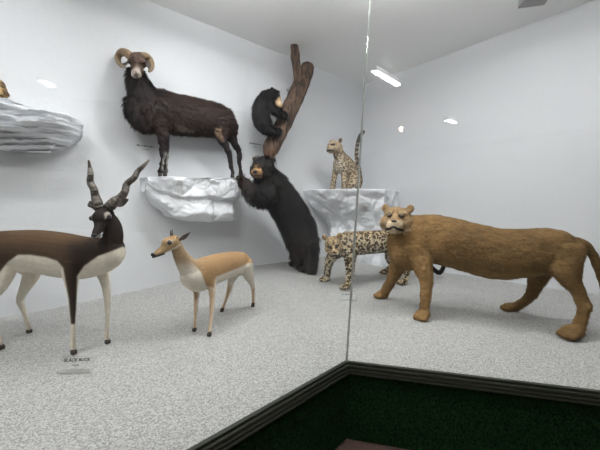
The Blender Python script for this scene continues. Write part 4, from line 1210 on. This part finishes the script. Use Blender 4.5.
def floor_label(px, py, wpx, lines, label, hpx):
    p = G(px, py+hpx/2); p = V((p.x, p.y, ground(p.x, p.y)+.006)); k = depth(p)/F
    w = wpx*k; h = hpx*k*1.15
    root = empty('name_plate', p, label, 'label')
    toC = V(((CAM.x-p.x)*.12, CAM.y-p.y, 0)).normalized(); x = UPZ.cross(toC); x = x if x.x > 0 else -x
    n = (toC*.75+UPZ*.65).normalized(); y = n.cross(x).normalized(); y = y if y.z > 0 else -y
    g = Geo(); g.box(p+y*h/2, x*w/2, y*h/2, n*.0015); pl_ = g.obj('plate', M['acrylic'], root, smooth=False)
    g = Geo(); g.box(p-toC*.02+UPZ*.0015-UPZ*.004, x*w/2, toC*.022, UPZ*.0015); g.obj('foot', M['acrylic'], root, smooth=False)
    for t, sz, fy in lines:
        if t: text_obj('lettering', t, sz*k, M['ink'], pl_, frame(p+y*h*fy+n*.0022, x, n))
        else: marks(M['ink'], pl_, p+y*h*fy+n*.0015, x, y, n, sz[0]*k, sz[1]*k, 3)
floor_label(73, 366.5, 31, [('BLACK BUCK', 4.3, .74), ('', (6, 1.1), .42)], 'small clear name plate reading BLACK BUCK on gravel before the horned antelope', 14)
floor_label(347.5, 297.5, 18, [('', (11, 1.6), .8)], 'small clear name plate on gravel at the front paw of the walking leopard', 7)
M['ink2'] = simple('grey_ink', (88, 92, 92), .6)
def wall_card(px, py, wpx, hpx, title, label):
    p = WL(px, py, .004); k = depth(p)/F; w = wpx*k/.86; h = hpx*k
    root = empty('wall_card', p, label, 'label')
    x = -UL
    g = Geo(); g.box(p, x*w/2, UPZ*h/2, NL*.002); cd_ = g.obj('card', M['card'], root, smooth=False)
    marks(M['ink2'], cd_, p+UPZ*h*.26+NL*.002, x, UPZ, NL, w*.82, 1.7*k, title)
    marks(M['ink2'], cd_, p-UPZ*h*.10+NL*.002, x, UPZ, NL, w*.30, .8*k, title+1)
wall_card(145.5, 148.5, 17, 9, 11, 'small white card on the wall below the ram, left of its front legs')
wall_card(255, 146, 14, 8, 17, 'small white card on the wall below the climbing bear cub')

# ------------------------------------------------------------------ lights
E = emit('case_tube_light', (.995, .996, 1.0), 53)
EV = emit('visitor_tube_light', (1.0, .99, .97), 56)
EB = emit('warm_bulb_light', (1.0, .62, .42), 60)
def tube_fixture(p, d, L, label, mat, n=2, r=.016, drop=.06, cat='ceiling light'):
    d = V((d[0], d[1], 0)).normalized(); s = UPZ.cross(d)
    root = empty('tube_light', p, label, cat)
    g = Geo(); g.box(p+UPZ*(drop+.012), d*(L/2+.02), s*(.035*n), UPZ*.012); g.obj('housing', M['fixture'], root, smooth=False)
    for k in (-1, 1):
        g = Geo(); g.box(p+d*(k*(L/2+.012))+UPZ*drop/2, d*.012, s*(.03*n), UPZ*(drop/2+.012)); g.obj('end_bracket', M['fixture'], root, smooth=False)
    for i in range(n):
        o = s*((i-(n-1)/2)*.055)
        g = Geo(); g.loft([p+o-d*L/2, p+o, p+o+d*L/2], [r]*3, [r]*3, UPZ, seg=12, cap=.2); g.obj('tube', mat, root)
zl = ZC-.16
for i, (x, y, L) in enumerate(((-1.7, 1.3, 1.2), (-.35, 2.7, 1.4), (1.0, 2.75, 1.1), (2.1, 2.55, .6))):
    tube_fixture(V((x, y, zl)), UL if i < 1 else DR, L, ('tube light on the case ceiling above the %s' % ('long-horned antelope', 'small tan antelope', 'face of the lioness', 'tail of the lioness')[i]), E, (3, 3, 3, 2)[i], .018, .13)
p = at_z(535, -2, ZC-.03)  # grey box for a ceiling fixture whose edge shows at the top
g = Geo(); g.box(p, DR*.12, DR.cross(UPZ)*.10, UPZ*.03); g.box(p-UPZ*.035, DR*.09, DR.cross(UPZ)*.07, UPZ*.008)
tag(g.obj('smoke_detector', M['fixture'], smooth=False), 'small grey box on the case ceiling at the top edge', 'detector')

# visitor-side lamps behind the camera, mirrored in the panes
def mirror_hit(px, py, n, z):
    d = ray(px, py).normalized(); t = (J0-CAM).dot(n)/d.dot(n); h = CAM+d*t
    r = d-n*(2*d.dot(n)); k = (z-h.z)/r.z
    return h+r*k
for lab, (a, b), n, nt_ in (('nearest twin tube light on the visitor side ceiling, mirrored in the right pane', ((373, 70), (398, 85)), NGR, 2),
                       ('far tube light on the visitor side ceiling, mirrored small in the right pane', ((446, 119.5), (455, 123)), NGR, 2),
                       ('side tube light on the visitor side ceiling, mirrored in the left pane', ((42, 80), (52, 87)), NGL, 3)):
    A_, B_ = mirror_hit(*a, n, ZC-.08), mirror_hit(*b, n, ZC-.08)
    tube_fixture((A_+B_)/2, B_-A_, (B_-A_).length, lab, EV, nt_, .016, .05)
tube_fixture(V((.62, 1.12, ZC-.08)), (1, -.1), 1.3, 'unseen long fill tube added on the visitor side ceiling just outside the corner of the glass', EV, 3, .018, .05)  # added fill, not mirrored in view; brightens the animals from the front
tube_fixture(V((-1.15, -.15, ZC-.08)), DL, 1.2, 'unseen fill tube added on the visitor side ceiling outside the left pane', EV, 3, .018, .05)  # second added fill, out of view, for the long-horned antelope's pale underside
pb_ = mirror_hit(401, 129, NGR, ZC-.25)
root = empty('warm_bulb', pb_, 'warm glowing bulb hanging on the visitor side, mirrored in the right pane', 'light bulb')
g = Geo(); g.ell(pb_, Matrix.Identity(3), (.045, .045, .055)); g.obj('bulb', EB, root)
g = Geo(); g.loft([pb_+UPZ*.05, pb_+UPZ*.09, V((pb_.x, pb_.y, ZC))], [.02, .012, .01], [.02, .012, .01], V((1, 0, 0)), seg=10); g.obj('socket', M['fixture'], root)
w = bpy.data.worlds.new('World'); scn.world = w; w.use_nodes = True
w.node_tree.nodes['Background'].inputs[0].default_value = (.5, .52, .55, 1); w.node_tree.nodes['Background'].inputs[1].default_value = .02
cam = bpy.data.cameras.new('Camera'); cam.lens = F*36/600; cam.sensor_width = 36; cam.clip_start = .02
co = bpy.data.objects.new('Camera', cam); COL.objects.link(co); co.location = CAM
co.rotation_euler = (math.pi/2-PITCH, 0, 0); scn.camera = co
vs_ = scn.view_settings; vs_.view_transform = 'Standard'; vs_.look = 'None'; vs_.gamma = 1; vs_.exposure = 0; vs_.use_curve_mapping = False
scn.cycles.use_denoising = True; scn.cycles.max_bounces = 8; scn.cycles.transparent_max_bounces = 16
